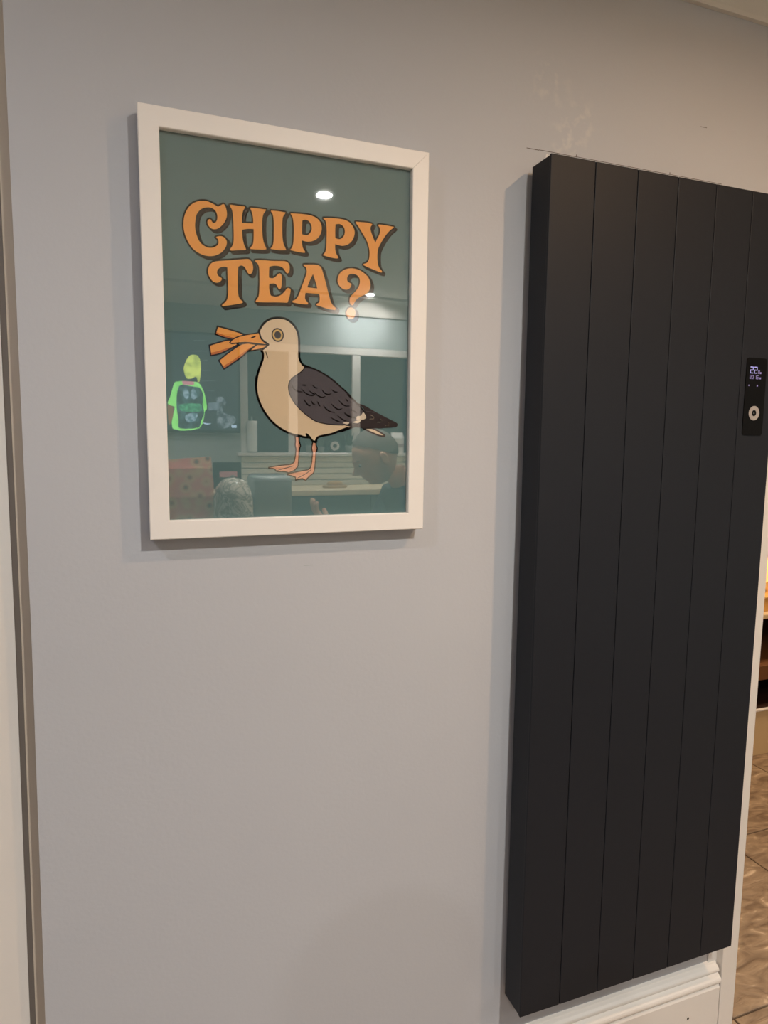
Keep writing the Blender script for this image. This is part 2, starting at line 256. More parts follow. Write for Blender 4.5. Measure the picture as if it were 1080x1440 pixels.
# ------------------------------------------------------------------ materials
M = {}
def wall_material():
    m = mat('wall paint', srgb(190, 191, 197), 0.75, bump=0.12, bscale=140, spec=0.3)
    nt = m.node_tree; b = nt.nodes['Principled BSDF']
    tc = nt.nodes.new('ShaderNodeTexCoord')
    n = nt.nodes.new('ShaderNodeTexNoise'); n.inputs['Scale'].default_value = 2.2; n.inputs['Detail'].default_value = 6
    nt.links.new(tc.outputs['Object'], n.inputs['Vector'])
    mx = nt.nodes.new('ShaderNodeMix'); mx.data_type = 'RGBA'
    mx.inputs[6].default_value = srgb(188, 189, 195); mx.inputs[7].default_value = srgb(194, 195, 200)
    nt.links.new(n.outputs[0], mx.inputs[0])
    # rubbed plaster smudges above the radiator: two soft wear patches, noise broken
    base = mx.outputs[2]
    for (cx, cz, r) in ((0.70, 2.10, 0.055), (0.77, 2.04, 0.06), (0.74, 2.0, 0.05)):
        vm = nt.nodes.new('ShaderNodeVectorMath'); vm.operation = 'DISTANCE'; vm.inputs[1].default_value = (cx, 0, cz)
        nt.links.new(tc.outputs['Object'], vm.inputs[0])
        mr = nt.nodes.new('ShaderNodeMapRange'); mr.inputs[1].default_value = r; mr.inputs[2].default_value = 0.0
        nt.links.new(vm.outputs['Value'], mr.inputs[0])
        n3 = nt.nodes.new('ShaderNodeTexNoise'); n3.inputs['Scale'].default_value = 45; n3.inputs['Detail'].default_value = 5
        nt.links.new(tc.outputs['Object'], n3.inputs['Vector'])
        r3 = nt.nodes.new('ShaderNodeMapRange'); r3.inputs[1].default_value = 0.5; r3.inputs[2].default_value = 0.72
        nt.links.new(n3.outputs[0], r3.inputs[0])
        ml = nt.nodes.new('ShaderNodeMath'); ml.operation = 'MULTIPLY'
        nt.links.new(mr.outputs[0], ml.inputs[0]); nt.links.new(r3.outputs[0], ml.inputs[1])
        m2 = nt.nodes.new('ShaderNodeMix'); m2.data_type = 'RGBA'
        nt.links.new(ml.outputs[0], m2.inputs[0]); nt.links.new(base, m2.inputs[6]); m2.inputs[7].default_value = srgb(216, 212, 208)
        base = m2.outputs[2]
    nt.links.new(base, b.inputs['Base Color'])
    return m
M['wall'] = wall_material()
M['wall_plain'] = mat('plain wall paint', srgb(168, 176, 176), 0.8, bump=0.1, bscale=120)
M['shade_tan'] = mat('frame paint toned for shade', srgb(208, 193, 176), 0.7)  # shade on the frame edge is put into this tone
M['dark_gap'] = mat('dark taupe rebate', srgb(112, 103, 96), 0.7)  # dark tone paints the shade in the gap beside the door
M['gloss_white'] = mat('white gloss trim paint', srgb(232, 226, 220), 0.32, bump=0.05, bscale=30, var=0.02, vscale=10)
M['ceiling'] = mat('ceiling paint', srgb(228, 222, 214), 0.85, bump=0.05)
M['frame_white'] = mat('white foil frame', srgb(240, 234, 229), 0.45, bump=0.05, bscale=90, var=0.015, vscale=25)
M['poster'] = mat('teal printed paper', srgb(96, 125, 128), 0.7, var=0.05, vscale=4)
M['orange'] = mat('orange ink', srgb(248, 166, 72), 0.7, var=0.03, vscale=12)
M['orange_deep'] = mat('deep orange ink', srgb(208, 112, 38), 0.7)
M['ink'] = mat('dark brown ink', srgb(44, 25, 28), 0.7)
M['cream'] = mat('cream ink', srgb(232, 204, 172), 0.7, var=0.02, vscale=14)
M['cream_lt'] = mat('pale cream ink', srgb(232, 212, 192), 0.7)
M['wing'] = mat('charcoal wing ink', srgb(84, 75, 82), 0.7, var=0.14, vscale=35)
M['pink'] = mat('salmon leg ink', srgb(226, 158, 128), 0.7, var=0.03)
M['throat'] = mat('throat shading ink', srgb(186, 160, 124), 0.7)
M['rad'] = mat('anthracite powder coat', srgb(34, 36, 42), 0.5, bump=0.1, bscale=500, var=0.04, vscale=5, spec=0.2)
M['black_gloss'] = mat('black gloss plastic', srgb(12, 10, 10), 0.35, spec=0.15)
M['digits'] = mat('lit display digits', (0.45, 0.46, 0.90, 1), 0.4, emit=0.22)
M['digits2'] = mat('dim lit display digits', (0.32, 0.28, 0.62, 1), 0.4, emit=0.14)
M['ring'] = mat('grey dial ring', srgb(165, 158, 154), 0.35)
M['screw'] = mat('dark screw recess', srgb(70, 62, 56), 0.6)
M['pencil'] = mat('pencil line', srgb(95, 82, 72), 0.9)
M['caulk'] = mat('white caulk', srgb(222, 220, 218), 0.5)

def glass_material():
    m = bpy.data.materials.new('picture glazing'); m.use_nodes = True; nt = m.node_tree
    for n in list(nt.nodes): nt.nodes.remove(n)
    out = nt.nodes.new('ShaderNodeOutputMaterial'); mix = nt.nodes.new('ShaderNodeMixShader')
    tr = nt.nodes.new('ShaderNodeBsdfTransparent'); gl = nt.nodes.new('ShaderNodeBsdfGlossy')
    tr.inputs[0].default_value = (0.98, 0.99, 0.985, 1); gl.inputs['Roughness'].default_value = 0.012
    gl.inputs[0].default_value = (1, 1, 1, 1)
    ge = nt.nodes.new('ShaderNodeNewGeometry'); dot = nt.nodes.new('ShaderNodeVectorMath'); dot.operation = 'DOT_PRODUCT'
    nt.links.new(ge.outputs['Normal'], dot.inputs[0]); nt.links.new(ge.outputs['Incoming'], dot.inputs[1])
    ab = nt.nodes.new('ShaderNodeMath'); ab.operation = 'ABSOLUTE'; nt.links.new(dot.outputs['Value'], ab.inputs[0])
    sb = nt.nodes.new('ShaderNodeMath'); sb.operation = 'SUBTRACT'; sb.inputs[0].default_value = 1.0; nt.links.new(ab.outputs[0], sb.inputs[1])
    pw = nt.nodes.new('ShaderNodeMath'); pw.operation = 'POWER'; nt.links.new(sb.outputs[0], pw.inputs[0]); pw.inputs[1].default_value = 5
    ma = nt.nodes.new('ShaderNodeMath'); ma.operation = 'MULTIPLY_ADD'; nt.links.new(pw.outputs[0], ma.inputs[0])
    ma.inputs[1].default_value = 0.93; ma.inputs[2].default_value = GLASS_F0
    nt.links.new(ma.outputs[0], mix.inputs[0]); nt.links.new(tr.outputs[0], mix.inputs[1]); nt.links.new(gl.outputs[0], mix.inputs[2])
    nt.links.new(mix.outputs[0], out.inputs[0])
    return m
GLASS_F0 = 0.082     # each face of the acrylic sheet (Schlick)
M['glass'] = glass_material()

def slate_material():
    m = mat('brown slate tile', srgb(128, 100, 76), 0.42)
    nt = m.node_tree; b = nt.nodes['Principled BSDF']
    tc = nt.nodes.new('ShaderNodeTexCoord'); ge = nt.nodes.new('ShaderNodeNewGeometry')
    mp = nt.nodes.new('ShaderNodeMapping'); mp.inputs['Scale'].default_value = (1.0, 2.6, 1.0); mp.inputs['Rotation'].default_value = (0, 0, 0.5)
    nt.links.new(ge.outputs['Position'], mp.inputs[0])
    n = nt.nodes.new('ShaderNodeTexNoise'); n.inputs['Scale'].default_value = 9; n.inputs['Detail'].default_value = 9; n.inputs['Distortion'].default_value = 1.6
    nt.links.new(mp.outputs[0], n.inputs['Vector'])
    cr = nt.nodes.new('ShaderNodeValToRGB'); e = cr.color_ramp.elements
    e[0].position = 0.3; e[0].color = srgb(112, 92, 74); e[1].position = 0.62; e[1].color = srgb(160, 138, 114)
    x = e.new(0.72); x.color = srgb(206, 184, 158)
    nt.links.new(n.outputs[0], cr.inputs[0]); nt.links.new(cr.outputs[0], b.inputs['Base Color'])
    bp = nt.nodes.new('ShaderNodeBump'); bp.inputs['Strength'].default_value = 0.7; bp.inputs['Distance'].default_value = 0.004
    nt.links.new(n.outputs[0], bp.inputs['Height']); nt.links.new(bp.outputs[0], b.inputs['Normal'])
    return m
M['slate'] = slate_material()
M['grout'] = mat('dark grout', srgb(70, 54, 40), 0.9)

# ------------------------------------------------------------------ structure
def struct(name, x0, x1, y0, y1, z0, z1, m, parent=None, bev=0.0):
    o = box(name, x0, x1, y0, y1, z0, z1, m, parent, bev)
    if parent is None: o['kind'] = 'structure'
    return o
CEIL = 2.42
def edge_x(z):
    P = [(0.0, -0.1880), (0.514, -0.1814), (1.15, -0.1725), (1.67, -0.1692), (1.954, -0.1678), (2.42, -0.1655)]
    for (za, xa), (zb, xb) in zip(P[:-1], P[1:]):
        if z <= zb: return xa+(xb-xa)*(z-za)/(zb-za)
    return P[-1][1]
WX = 1.2303                                   # wall ends here, door lining begins
# photographed wall: piece left of the doorway, piece over it, piece right of it
bm = bmesh.new()
add_box(bm, -0.10, WX, 0.0, 0.14, 0.0, CEIL)
add_box(bm, WX, 2.19, 0.0, 0.14, 1.93, CEIL)
add_box(bm, 2.19, 3.2, 0.0, 0.14, 0.0, CEIL)
add_box(bm, -2.6, -1.10, 0.0, 0.14, 0.0, CEIL)
add_box(bm, -1.10, -0.16, 0.0005, 0.14, 2.12, CEIL)
wall = link('wall_north', bm, M['wall']); wall['kind'] = 'structure'
# doorway to the left: the wall's end runs slightly out of true, a frame edge toned taupe for shade, a dark strip for the gap's shade and a white door behind it
def slant(name, xl0, xr0, y0, y1, z0, z1, m, parent=None):
    """board whose vertical edges follow the out-of-true line of the wall end; xl0/xr0 are offsets from that line (None = fixed x)"""
    zs = [z0] + [z for z in (0.514, 1.15, 1.67, 1.954) if z0 < z < z1] + [z1]
    bm = bmesh.new(); L = []
    for z in zs:
        e = edge_x(z); xl = xl0[0] if isinstance(xl0, tuple) else e+xl0; xr = xr0[0] if isinstance(xr0, tuple) else e+xr0
        L.append([bm.verts.new(p) for p in ((xl, y0, z), (xr, y0, z), (xr, y1, z), (xl, y1, z))])
    for a, b in zip(L[:-1], L[1:]):
        for k in range(4): bm.faces.new((a[k], a[(k+1) % 4], b[(k+1) % 4], b[k]))
    bm.faces.new(L[0][::-1]); bm.faces.new(L[-1])
    bmesh.ops.recalc_face_normals(bm, faces=bm.faces[:])
    return link(name, bm, m, parent)
we = slant('wall_end', 0.0, (-0.10,), 0.0, 0.14, 0.0, CEIL, M['wall'], wall)
t1 = slant('trim_1', -0.040, 0.012, 0.030, 0.12, 0.0, 2.12, M['shade_tan']); t1['kind'] = 'structure'
slant('gap_shade', -0.0275, -0.0185, 0.0290, 0.036, 0.0, 2.10, M['dark_gap'], t1)
d1 = slant('door_1', (-1.02,), -0.0270, 0.030, 0.068, 0.012, 2.05, M['gloss_white']); d1['kind'] = 'structure'
slant('door_edge_bead', -0.078, -0.0265, 0.0268, 0.031, 0.014, 2.048, M['gloss_white'], d1)
for (z0, z1) in ((0.2, 0.95), (1.1, 1.9)):
    for (x0, x1) in ((-0.93, -0.70), (-0.62, -0.40)):
        box('door_panel', x0, x1, 0.024, 0.031, z0, z1, M['gloss_white'], d1, 0.003)
bm = bmesh.new(); add_box(bm, -1.10, -1.03, -0.018, 0.12, 0, 2.12, 0.002); add_box(bm, -1.10, -0.20, -0.0, 0.12, 2.06, 2.12, 0.002)
t4 = link('trim_4', bm, M['gloss_white']); t4['kind'] = 'structure'
# right door lining: white strip at the wall end, casing, reveal
bm = bmesh.new()
add_box(bm, WX, 1.2562, -0.004, 0.13, 0.0, 1.93)
t2 = link('trim_2', bm, M['caulk']); t2['kind'] = 'structure'
bm = bmesh.new(); add_box(bm, 1.2562, 1.3033, -0.022, 0.145, 0.0, 1.945, 0.0025, 2)
link('casing', bm, M['gloss_white'], t2)
box('door_lining_head', 1.3033, 2.12, -0.022, 0.145, 1.89, 1.945, M['gloss_white'], t2, 0.002)
box('door_lining_jamb', 2.12, 2.19, -0.022, 0.145, 0.0, 1.945, M['gloss_white'], t2, 0.002)
# skirting with ogee top
sk = [(0.0, 0.0), (-0.022, 0.0), (-0.022, 0.1655), (-0.0265, 0.1705), (-0.0265, 0.1725)]
sk = [(0.0, 0.0), (-0.0225, 0.0), (-0.0225, 0.160), (-0.0200, 0.1655), (-0.0185, 0.1675)]
sk += arc(-0.0165, 0.1790, 0.0095, 0.0105, 255, 110, 8)
sk += [(-0.0145, 0.1935)] + arc(-0.0145, 0.2005, 0.0035, 0.0055, 200, 120, 4) + [(-0.0125, 0.2090), (-0.0075, 0.2120), (-0.0060, 0.2145), (0.0, 0.2160)]
b1 = prism_x('baseboard_north', sk, -0.180, 1.2515, M['gloss_white']); b1['kind'] = 'structure'
bm = bmesh.new(); bmesh.ops.create_circle(bm, cap_ends=True, segments=16, radius=0.0032)
hole = link('screw_hole', bm, M['screw'], b1); hole.location = (1.158, -0.0232, 0.108); hole.rotation_euler = (PI/2, 0, 0)
# pencil setting-out line and marks over the radiator
bm = bmesh.new()
add_box(bm, 0.6586, 0.685, -0.0003, 0.0, 1.9805, 1.9815); add_box(bm, 0.685, 1.12, -0.0003, 0.0, 1.9812, 1.9820)
link('pencil_mark', bm, M['pencil'], wall)
for x in (0.765, 0.985):
    box('pencil_tick', x, x+0.0012, -0.0003, 0.0, 1.981, 1.9855, M['pencil'], wall)
box('scratch', 1.056, 1.072, -0.0003, 0.0, 2.0818, 2.0826, M['pencil'], wall)
box('scratch', 0.246, 0.262, -0.0003, 0.0, 1.2400, 1.2412, M['wall_plain'], wall).rotation_euler = (0, 0, 0)
for x in (0.702, 0.716):
    bm = bmesh.new(); bmesh.ops.create_icosphere(bm, subdivisions=1, radius=0.004)
    for v in bm.verts: v.co.y *= 0.2; v.co.z *= 1.6; v.co.x *= 0.8
    q = link('filler_dab', bm, M['caulk'], wall); q.location = (x, 0.0, 1.972)
# ceiling, coving
struct('ceiling', -2.6, 5.0, -3.52, 3.2, CEIL, CEIL+0.1, M['ceiling'])
cv = [(0.0, 2.300), (-0.009, 2.300), (-0.012, 2.307)] + arc(-0.100, 2.307, 0.086, 0.095, 0, 90, 10)[1:] + [(-0.110, 2.402), (-0.112, CEIL), (0.0, CEIL)]
c1 = prism_x('trim_3', cv, -2.6, 3.2, M['ceiling']); c1['kind'] = 'structure'
cv2 = [(-3.4, 2.300), (-3.391, 2.300), (-3.388, 2.307)] + [(-3.4-y0, z0) for y0, z0 in arc(-0.100, 2.307, 0.086, 0.095, 0, 90, 10)[1:]] + [(-3.29, 2.402), (-3.288, CEIL), (-3.4, CEIL)]
c2 = prism_x('trim_5', cv2, -2.6, 3.2, M['ceiling']); c2['kind'] = 'structure'
# floor of slate tiles
fl = struct('floor', -2.6, 5.0, -3.52, 3.2, -0.1, -0.008, M['grout'])
tw, td = 0.598, 0.5755
me_t = None
for i in range(-7, 7):
    for j in range(-6, 6):
        x = 1.3613+i*tw; y = 0.0233+j*td
        if x < -2.6 or x+tw > 5.0 or y < -3.45 or y+td > 3.2: continue
        if me_t is None:
            t = box('tile', 0.0025, tw-0.0025, 0.0025, td-0.0025, -0.012, 0.0, M['slate'], fl, 0.0015); me_t = t.data
        else:
            t = bpy.data.objects.new('tile', me_t); COL.objects.link(t); t.parent = fl
        t.location = (x, y, random.uniform(-0.0006, 0.0))
# remaining walls
struct('wall_west', -2.7, -2.6, -3.52, 3.2, 0, CEIL, M['wall_plain'])
struct('wall_east', 3.2, 3.3, -3.52, 0.14, 0, CEIL, M['wall_plain'])
M['hall'] = mat('hall wall paint', srgb(206, 188, 160), 0.8, bump=0.1)
struct('wall_hall_north', 1.0, 5.0, 2.2, 2.3, 0, CEIL, M['hall'])
struct('wall_hall_east', 4.9, 5.0, 0.14, 2.2, 0, CEIL, M['hall'])
struct('wall_hall_west', 1.0, 1.1, 0.14, 2.2, 0, CEIL, M['hall'])
# far kitchen wall with its window opening
bm = bmesh.new(); FY = -3.4
W0, W1, Z0, Z1 = 0.60, 1.92, 1.345, 2.085
add_box(bm, -2.6, W0, -3.52, FY, 0, CEIL); add_box(bm, W1, 3.2, -3.52, FY, 0, CEIL)
add_box(bm, W0, W1, -3.52, FY, 0, Z0); add_box(bm, W0, W1, -3.52, FY, Z1, CEIL)
ws = link('wall_south', bm, M['wall_plain']); ws['kind'] = 'structure'
M['plank'] = mat('white painted boards', srgb(226, 222, 208), 0.5, var=0.03)
M['night'] = mat('night-dark glass pane', srgb(14, 20, 20), 0.05)
# window
wf = box('window_1', W0, W1, -3.46, -3.40, Z1-0.05, Z1, M['gloss_white'], None, 0.003); wf['kind'] = 'structure'
box('window_sill', W0-0.03, W1+0.03, -3.46, -3.33, Z0-0.01, Z0+0.012, M['gloss_white'], wf, 0.004)
for x0, x1 in ((W0, W0+0.05), (0.925, 0.985), (1.375, 1.435), (W1-0.05, W1)):
    box('window_frame', x0, x1, -3.46, -3.40, Z0+0.012, Z1-0.05, M['gloss_white'], wf, 0.003)
for x0, x1 in ((W0+0.05, 0.925), (0.985, 1.375), (1.435, W1-0.05)):
    box('pane', x0, x1, -3.445, -3.439, Z0+0.012, Z1-0.05, M['night'], wf)
for k in range(5):
    z = 1.132+k*0.0405
    box('plank', 0.60, 2.4, -3.4, -3.382, z, z+0.0355, M['plank'], ws, 0.003)

# ------------------------------------------------------------------ radiator
RX, RY, RZ0, RZ1, PW = 0.6624, -0.0735, 0.3173, 1.9448, 0.0925
rad = thing('radiator', 'tall anthracite flat-panelled vertical radiator hung on the wall beside the doorway', 'radiator', (RX+3*PW, 0, RZ0))
def rl(o): o.location = (-(RX+3*PW), 0, -RZ0); return o
rl(box('casing', RX+0.0005, RX+6*PW-0.0005, RY+0.004, -0.0142, RZ0+0.001, RZ1-0.001, M['rad'], rad, 0.001))
rl(box('wall_bracket', RX+0.08, RX+0.14, -0.0142, -0.0008, RZ1-0.35, RZ1-0.20, M['rad'], rad))
rl(box('wall_bracket', RX+0.08, RX+0.14, -0.0142, -0.0008, RZ0+0.20, RZ0+0.35, M['rad'], rad))
rl(box('wall_bracket', RX+0.42, RX+0.48, -0.0142, -0.0008, RZ1-0.35, RZ1-0.20, M['rad'], rad))
rl(box('wall_bracket', RX+0.42, RX+0.48, -0.0142, -0.0008, RZ0+0.20, RZ0+0.35, M['rad'], rad))
for i in range(6):
    g0 = 0.0 if i == 0 else 0.0006; g1 = 0.0 if i == 5 else 0.0006
    rl(box('panel', RX+i*PW+g0, RX+(i+1)*PW-g1, RY, RY+0.006, RZ0, RZ1, M['rad'], rad, 0.0012, 2))
# control panel
cx0, cx1, cz0, cz1, cy = 1.1386, 1.1928, 1.4716, 1.6270, RY-0.0015
bm = bmesh.new()
r = 0.006; pts = []
for (px, pz, a) in ((cx1-r, cz1-r, 0), (cx0+r, cz1-r, 90), (cx0+r, cz0+r, 180), (cx1-r, cz0+r, 270)):
    pts += arc(px, pz, r, r, a, a+90, 5)
fv = [bm.verts.new((x, cy, z)) for x, z in pts]; bv = [bm.verts.new((x, RY+0.0005, z)) for x, z in pts]
bm.faces.new(fv); bm.faces.new(bv[::-1])
for i in range(len(pts)):
    j = (i+1) % len(pts); bm.faces.new((fv[i], bv[i], bv[j], fv[j]))
bmesh.ops.recalc_face_normals(bm, faces=bm.faces[:])
cp = rl(link('control_panel', bm, M['black_gloss'], rad)); cp['label'] = 'glossy black touch control panel with lit digits and a grey ring button'
def ring_mesh(cx, cz, r0, r1, y, n=32):
    bm = bmesh.new(); A = []; B = []
    for k in range(n):
        c, s = math.cos(2*PI*k/n), math.sin(2*PI*k/n)
        A.append(bm.verts.new((cx+r1*c, y, cz+r1*s))); B.append(bm.verts.new((cx+r0*c, y, cz+r0*s)))
    for k in range(n):
        j = (k+1) % n; bm.faces.new((A[k], B[k], B[j], A[j]))
    e = bmesh.ops.extrude_face_region(bm, geom=bm.faces[:])
    for v in e['geom']:
        if isinstance(v, bmesh.types.BMVert): v.co.y += 0.0006
    bmesh.ops.recalc_face_normals(bm, faces=bm.faces[:])
    return bm
link('dial_ring', ring_mesh(1.1662, 1.5167, 0.0062, 0.0145, cy-0.0007), M['ring'], cp)
SEG = {'0': 'abcdef', '1': 'bc', '2': 'abged', '6': 'acdefg', '3': 'abgcd', '5': 'afgcd'}
def digit(bm, ch, x, z, w_, h, t, y):
    S = {'a': (x, x+w_, z+h-t, z+h), 'd': (x, x+w_, z, z+t), 'g': (x, x+w_, z+h/2-t/2, z+h/2+t/2),
         'f': (x, x+t, z+h/2, z+h), 'b': (x+w_-t, x+w_, z+h/2, z+h), 'e': (x, x+t, z, z+h/2), 'c': (x+w_-t, x+w_, z, z+h/2)}
    for s in SEG[ch]:
        x0, x1, z0, z1 = S[s]
        f = bm.faces.new([bm.verts.new(p) for p in ((x0, y, z0), (x1, y, z0), (x1, y, z1), (x0, y, z1))])
yd = cy-0.0004
bm = bmesh.new(); digit(bm, '2', 1.1480, 1.5960, 0.0085, 0.0135, 0.0017, yd); digit(bm, '2', 1.1590, 1.5960, 0.0085, 0.0135, 0.0017, yd)
link('display_digits', bm, M['digits'], cp)
bm = bmesh.new(); digit(bm, '0', 1.1695, 1.5960, 0.0045, 0.0070, 0.0010, yd)
for k, ch in enumerate('20'): digit(bm, ch, 1.1475+k*0.0060, 1.5850, 0.0048, 0.0075, 0.0011, yd)
for k, ch in enumerate('16'): digit(bm, ch, 1.1610+k*0.0055, 1.5850, 0.0048, 0.0075, 0.0011, yd)
for (x, z, a) in ((1.1765, 1.5975, 0.0018), (1.1765, 1.5870, 0.0018), (1.1470, 1.5720, 0.0013), (1.1700, 1.5720, 0.0016), (1.1590, 1.5875, 0.0004), (1.1590, 1.5895, 0.0004)):
    bm.faces.new([bm.verts.new(p) for p in ((x-a, yd, z-a), (x+a, yd, z-a), (x+a, yd, z+a), (x-a, yd, z+a))])
link('display_symbols', bm, M['digits2'], cp)
bm = bmesh.new(); bmesh.ops.create_circle(bm, cap_ends=True, segments=12, radius=0.0012)
q = link('ring_symbol', bm, M['ring'], cp); q.location = (1.1662, cy-0.0003, 1.5167); q.rotation_euler = (PI/2, 0, 0)

# ------------------------------------------------------------------ framed poster
FW, FH, FB = 0.4539, 0.63, 0.0292
FT = 1.93; YF = -0.032
fr = thing('picture_frame', 'white framed teal poster of a seagull holding chips under the words CHIPPY TEA?', 'picture', (FW/2, 0, FT-FH))
def fl_(o): o.location = (-FW/2, 0, -(FT-FH)); return o
def rail(pts4, name='frame_rail'):
    """mitred rail: outer a-b, inner d-c on the front; small inner lip bevel"""
    bm = bmesh.new(); a, b, c, d = pts4
    def ins(p, q, k): return (p[0]+(q[0]-p[0])*k, p[1]+(q[1]-p[1])*k)
    e = 0.0012/FB*1.0
    a1, b1_ = ins(a, d, e), ins(b, c, e); d1_, c1_ = ins(d, a, e), ins(c, b, e)
    V = lambda p, y: bm.verts.new((p[0], y, p[1]))
    rowsy = [(a, b, 0.004-0.010), (a, b, YF+0.0012), (a1, b1_, YF), (d1_, c1_, YF), (d, c, YF+0.0012), (d, c, -0.006)]
    L = [V(r_[0], r_[2]) for r_ in rowsy]; R_ = [V(r_[1], r_[2]) for r_ in rowsy]
    n = len(rowsy)
    for i in range(n):
        j = (i+1) % n; bm.faces.new((L[i], R_[i], R_[j], L[j]))
    bm.faces.new(L); bm.faces.new(R_[::-1])
    bmesh.ops.recalc_face_normals(bm, faces=bm.faces[:])
    return fl_(link(name, bm, M['frame_white'], fr))
g = 0.00025
O = [(0, FT), (FW, FT), (FW, FT-FH), (0, FT-FH)]; I = [(FB, FT-FB), (FW-FB, FT-FB), (FW-FB, FT-FH+FB), (FB, FT-FH+FB)]
def mv(p, dx, dz): return (p[0]+dx, p[1]+dz)
rail([O[0], mv(O[1], -g, 0), mv(I[1], -g, 0), I[0]])
rail([O[1], O[2], I[2], mv(I[1], 0, -g)])
rail([O[2], O[3], I[3], I[2]])
rail([O[3], O[0], I[0], I[3]])
fl_(box('backing_board', 0.008, FW-0.008, -0.016, -0.006, FT-FH+0.008, FT-0.008, mat('brown backing board', srgb(120, 90, 64), 0.9), fr))
PYP = -0.0212
post = fl_(box('poster', 0.016, FW-0.016, PYP, -0.0165, FT-FH+0.016, FT-0.016, M['poster'], fr))
post['label'] = 'teal poster printed with a chip-eating seagull and orange lettering'
gl = fl_(box('glass', 0.018, FW-0.018, -0.0245, -0.0228, FT-FH+0.018, FT-0.018, M['glass'], fr))
def art(name, bm, m):
    for v in bm.verts: v.co.z += FT
    return link(name, bm, m, post)
OFF = Vector((38, -34))
order = [('letter_c', 0), ('letter_h', 0), ('letter_i', 0), ('letter_p', 0), ('letter_p', 1), ('letter_y', 0), ('letter_t', 0), ('letter_e', 0), ('letter_a', 0), ('question_mark', None)]
for name, idx in order:
    shapes = LETTERS[name] if idx is None else [LETTERS[name][idx]]
    bmd = bmesh.new(); bmo = bmesh.new()
    for loops in shapes:
        sm = [smooth_path(lp, True, 5) for lp in loops]
        for lp in sm:
            stroke(bmd, lp, PYP-0.00006, 50, True)
            sweep(bmd, lp, OFF, PYP-0.00005)
            stroke(bmd, [p+OFF for p in lp], PYP-0.00004, 50, True)
        fill(bmo, sm, PYP-0.00016)
    art('letter_shadow', bmd, M['ink']); art(name, bmo, M['orange'])
G = GULL; OW = 25
def poly_art(key, m, y, name=None, outline=OW, sub=5, oy=None, close=True):
    for pts in G[key]:
        lp = smooth_path(pts, close, sub)
        if m is not None:
            bm = bmesh.new(); fill(bm, [lp], PYP-y); art(name or key, bm, m)
        if outline:
            bm = bmesh.new(); stroke(bm, lp, PYP-(oy if oy else y+0.00004), outline, close); art('outline', bm, M['ink'])
poly_art('leg', M['pink'], 0.00020, 'gull_leg', 20)
bm = bmesh.new()
for pts in G['toes']: stroke(bm, smooth_path(pts, False), PYP-0.00028, 12, False)
art('toe_line', bm, M['ink'])
poly_art('chips', M['orange'], 0.00030, 'chip', 22, oy=0.00036)
# chips are told apart by their order, the last one on top
bm = bmesh.new()
for pts in G['chip_shade']: fill(bm, [smooth_path(pts, True)], PYP-0.00033)
art('chip_shading', bm, M['orange_deep'])
poly_art('body', M['cream'], 0.00040, 'gull_body', 35)
bm = bmesh.new(); stroke(bm, smooth_path(G['thigh'][0], False), PYP-0.00046, 26, False); art('thigh_line', bm, M['ink'])
poly_art('undertail', M['cream'], 0.00048, 'under_tail', 28)
poly_art('wing', M['wing'], 0.00052, 'gull_wing', 16)
poly_art('tail', M['ink'], 0.00060, 'gull_tail', 0)
poly_art('tail_patch', M['cream_lt'], 0.00066, 'wing_tip_patch', 0)
bm = bmesh.new()
for pts in G['feathers']: stroke(bm, smooth_path(pts, False), PYP-0.00064, 19, False, taper=True)
art('feather_lines', bm, M['ink'])
bm = bmesh.new()
for pts in G['crescents']: stroke(bm, smooth_path(pts, False), PYP-0.00070, 16, False, taper=True)
art('tail_crescents', bm, M['cream_lt'])
bm = bmesh.new(); stroke(bm, smooth_path(G['sheen'][0], False), PYP-0.00070, 9, False, taper=True); art('tail_sheen', bm, M['wing'])
poly_art('beak', M['orange'], 0.00048, 'gull_beak', 18)
bm = bmesh.new(); stroke(bm, smooth_path(G['nostril'][0], False), PYP-0.00054, 19, False, taper=True); art('nostril', bm, M['ink'])
bm = bmesh.new(); stroke(bm, smooth_path(G['throat'][0], False), PYP-0.00050, 14, False, taper=True); art('throat_shading', bm, M['throat'])
def ell(k, rr):
    c, a, b = G['eye'][k]; rx = a[0]-c[0]; rz = c[1]-b[1]
    return [Vector((c[0]+rx*rr*math.cos(2*PI*t/36), c[1]+rz*rr*math.sin(2*PI*t/36))) for t in range(36)]
bm = bmesh.new(); fill(bm, [ell(0, 1.08)], PYP-0.00050); art('eye_rim', bm, M['ink'])
bm = bmesh.new(); fill(bm, [ell(0, 0.86)], PYP-0.00055); art('eye_iris', bm, mat('yellow eye ink', srgb(222, 178, 98), 0.7))
bm = bmesh.new(); fill(bm, [ell(1, 1.05)], PYP-0.00060); art('eye_pupil', bm, M['ink'])

# ------------------------------------------------------------------ ceiling lights
M['bezel'] = mat('white metal bezel', srgb(235, 232, 228), 0.4)
def lampmat(c, s):
    m = mat('lit lamp lens', (c[0], c[1], c[2], 1), 0.5, emit=s); return m
def downlight(x, y, watts, c, label, group, SPREAD=160):
    t = thing('ceiling_light', label, 'downlight', (x, y, CEIL), 0, group)
    lathe('bezel', [(0.031, 0.0), (0.031, -0.004), (0.036, -0.005), (0.043, -0.003), (0.044, 0.0)], M['bezel'], t)
    lathe('lens', [(0.0, -0.003), (0.031, -0.003), (0.031, 0.0)], lampmat(c, 20), t, n=24)
    ld = bpy.data.lights.new('downlight_beam', 'AREA'); ld.energy = watts; ld.color = c
    ld.shape = 'DISK'; ld.size = 0.056; ld.spread = math.radians(SPREAD)
    lo = bpy.data.objects.new('downlight_beam', ld); COL.objects.link(lo); lo.parent = t; lo.location = (0, 0, -0.0036)
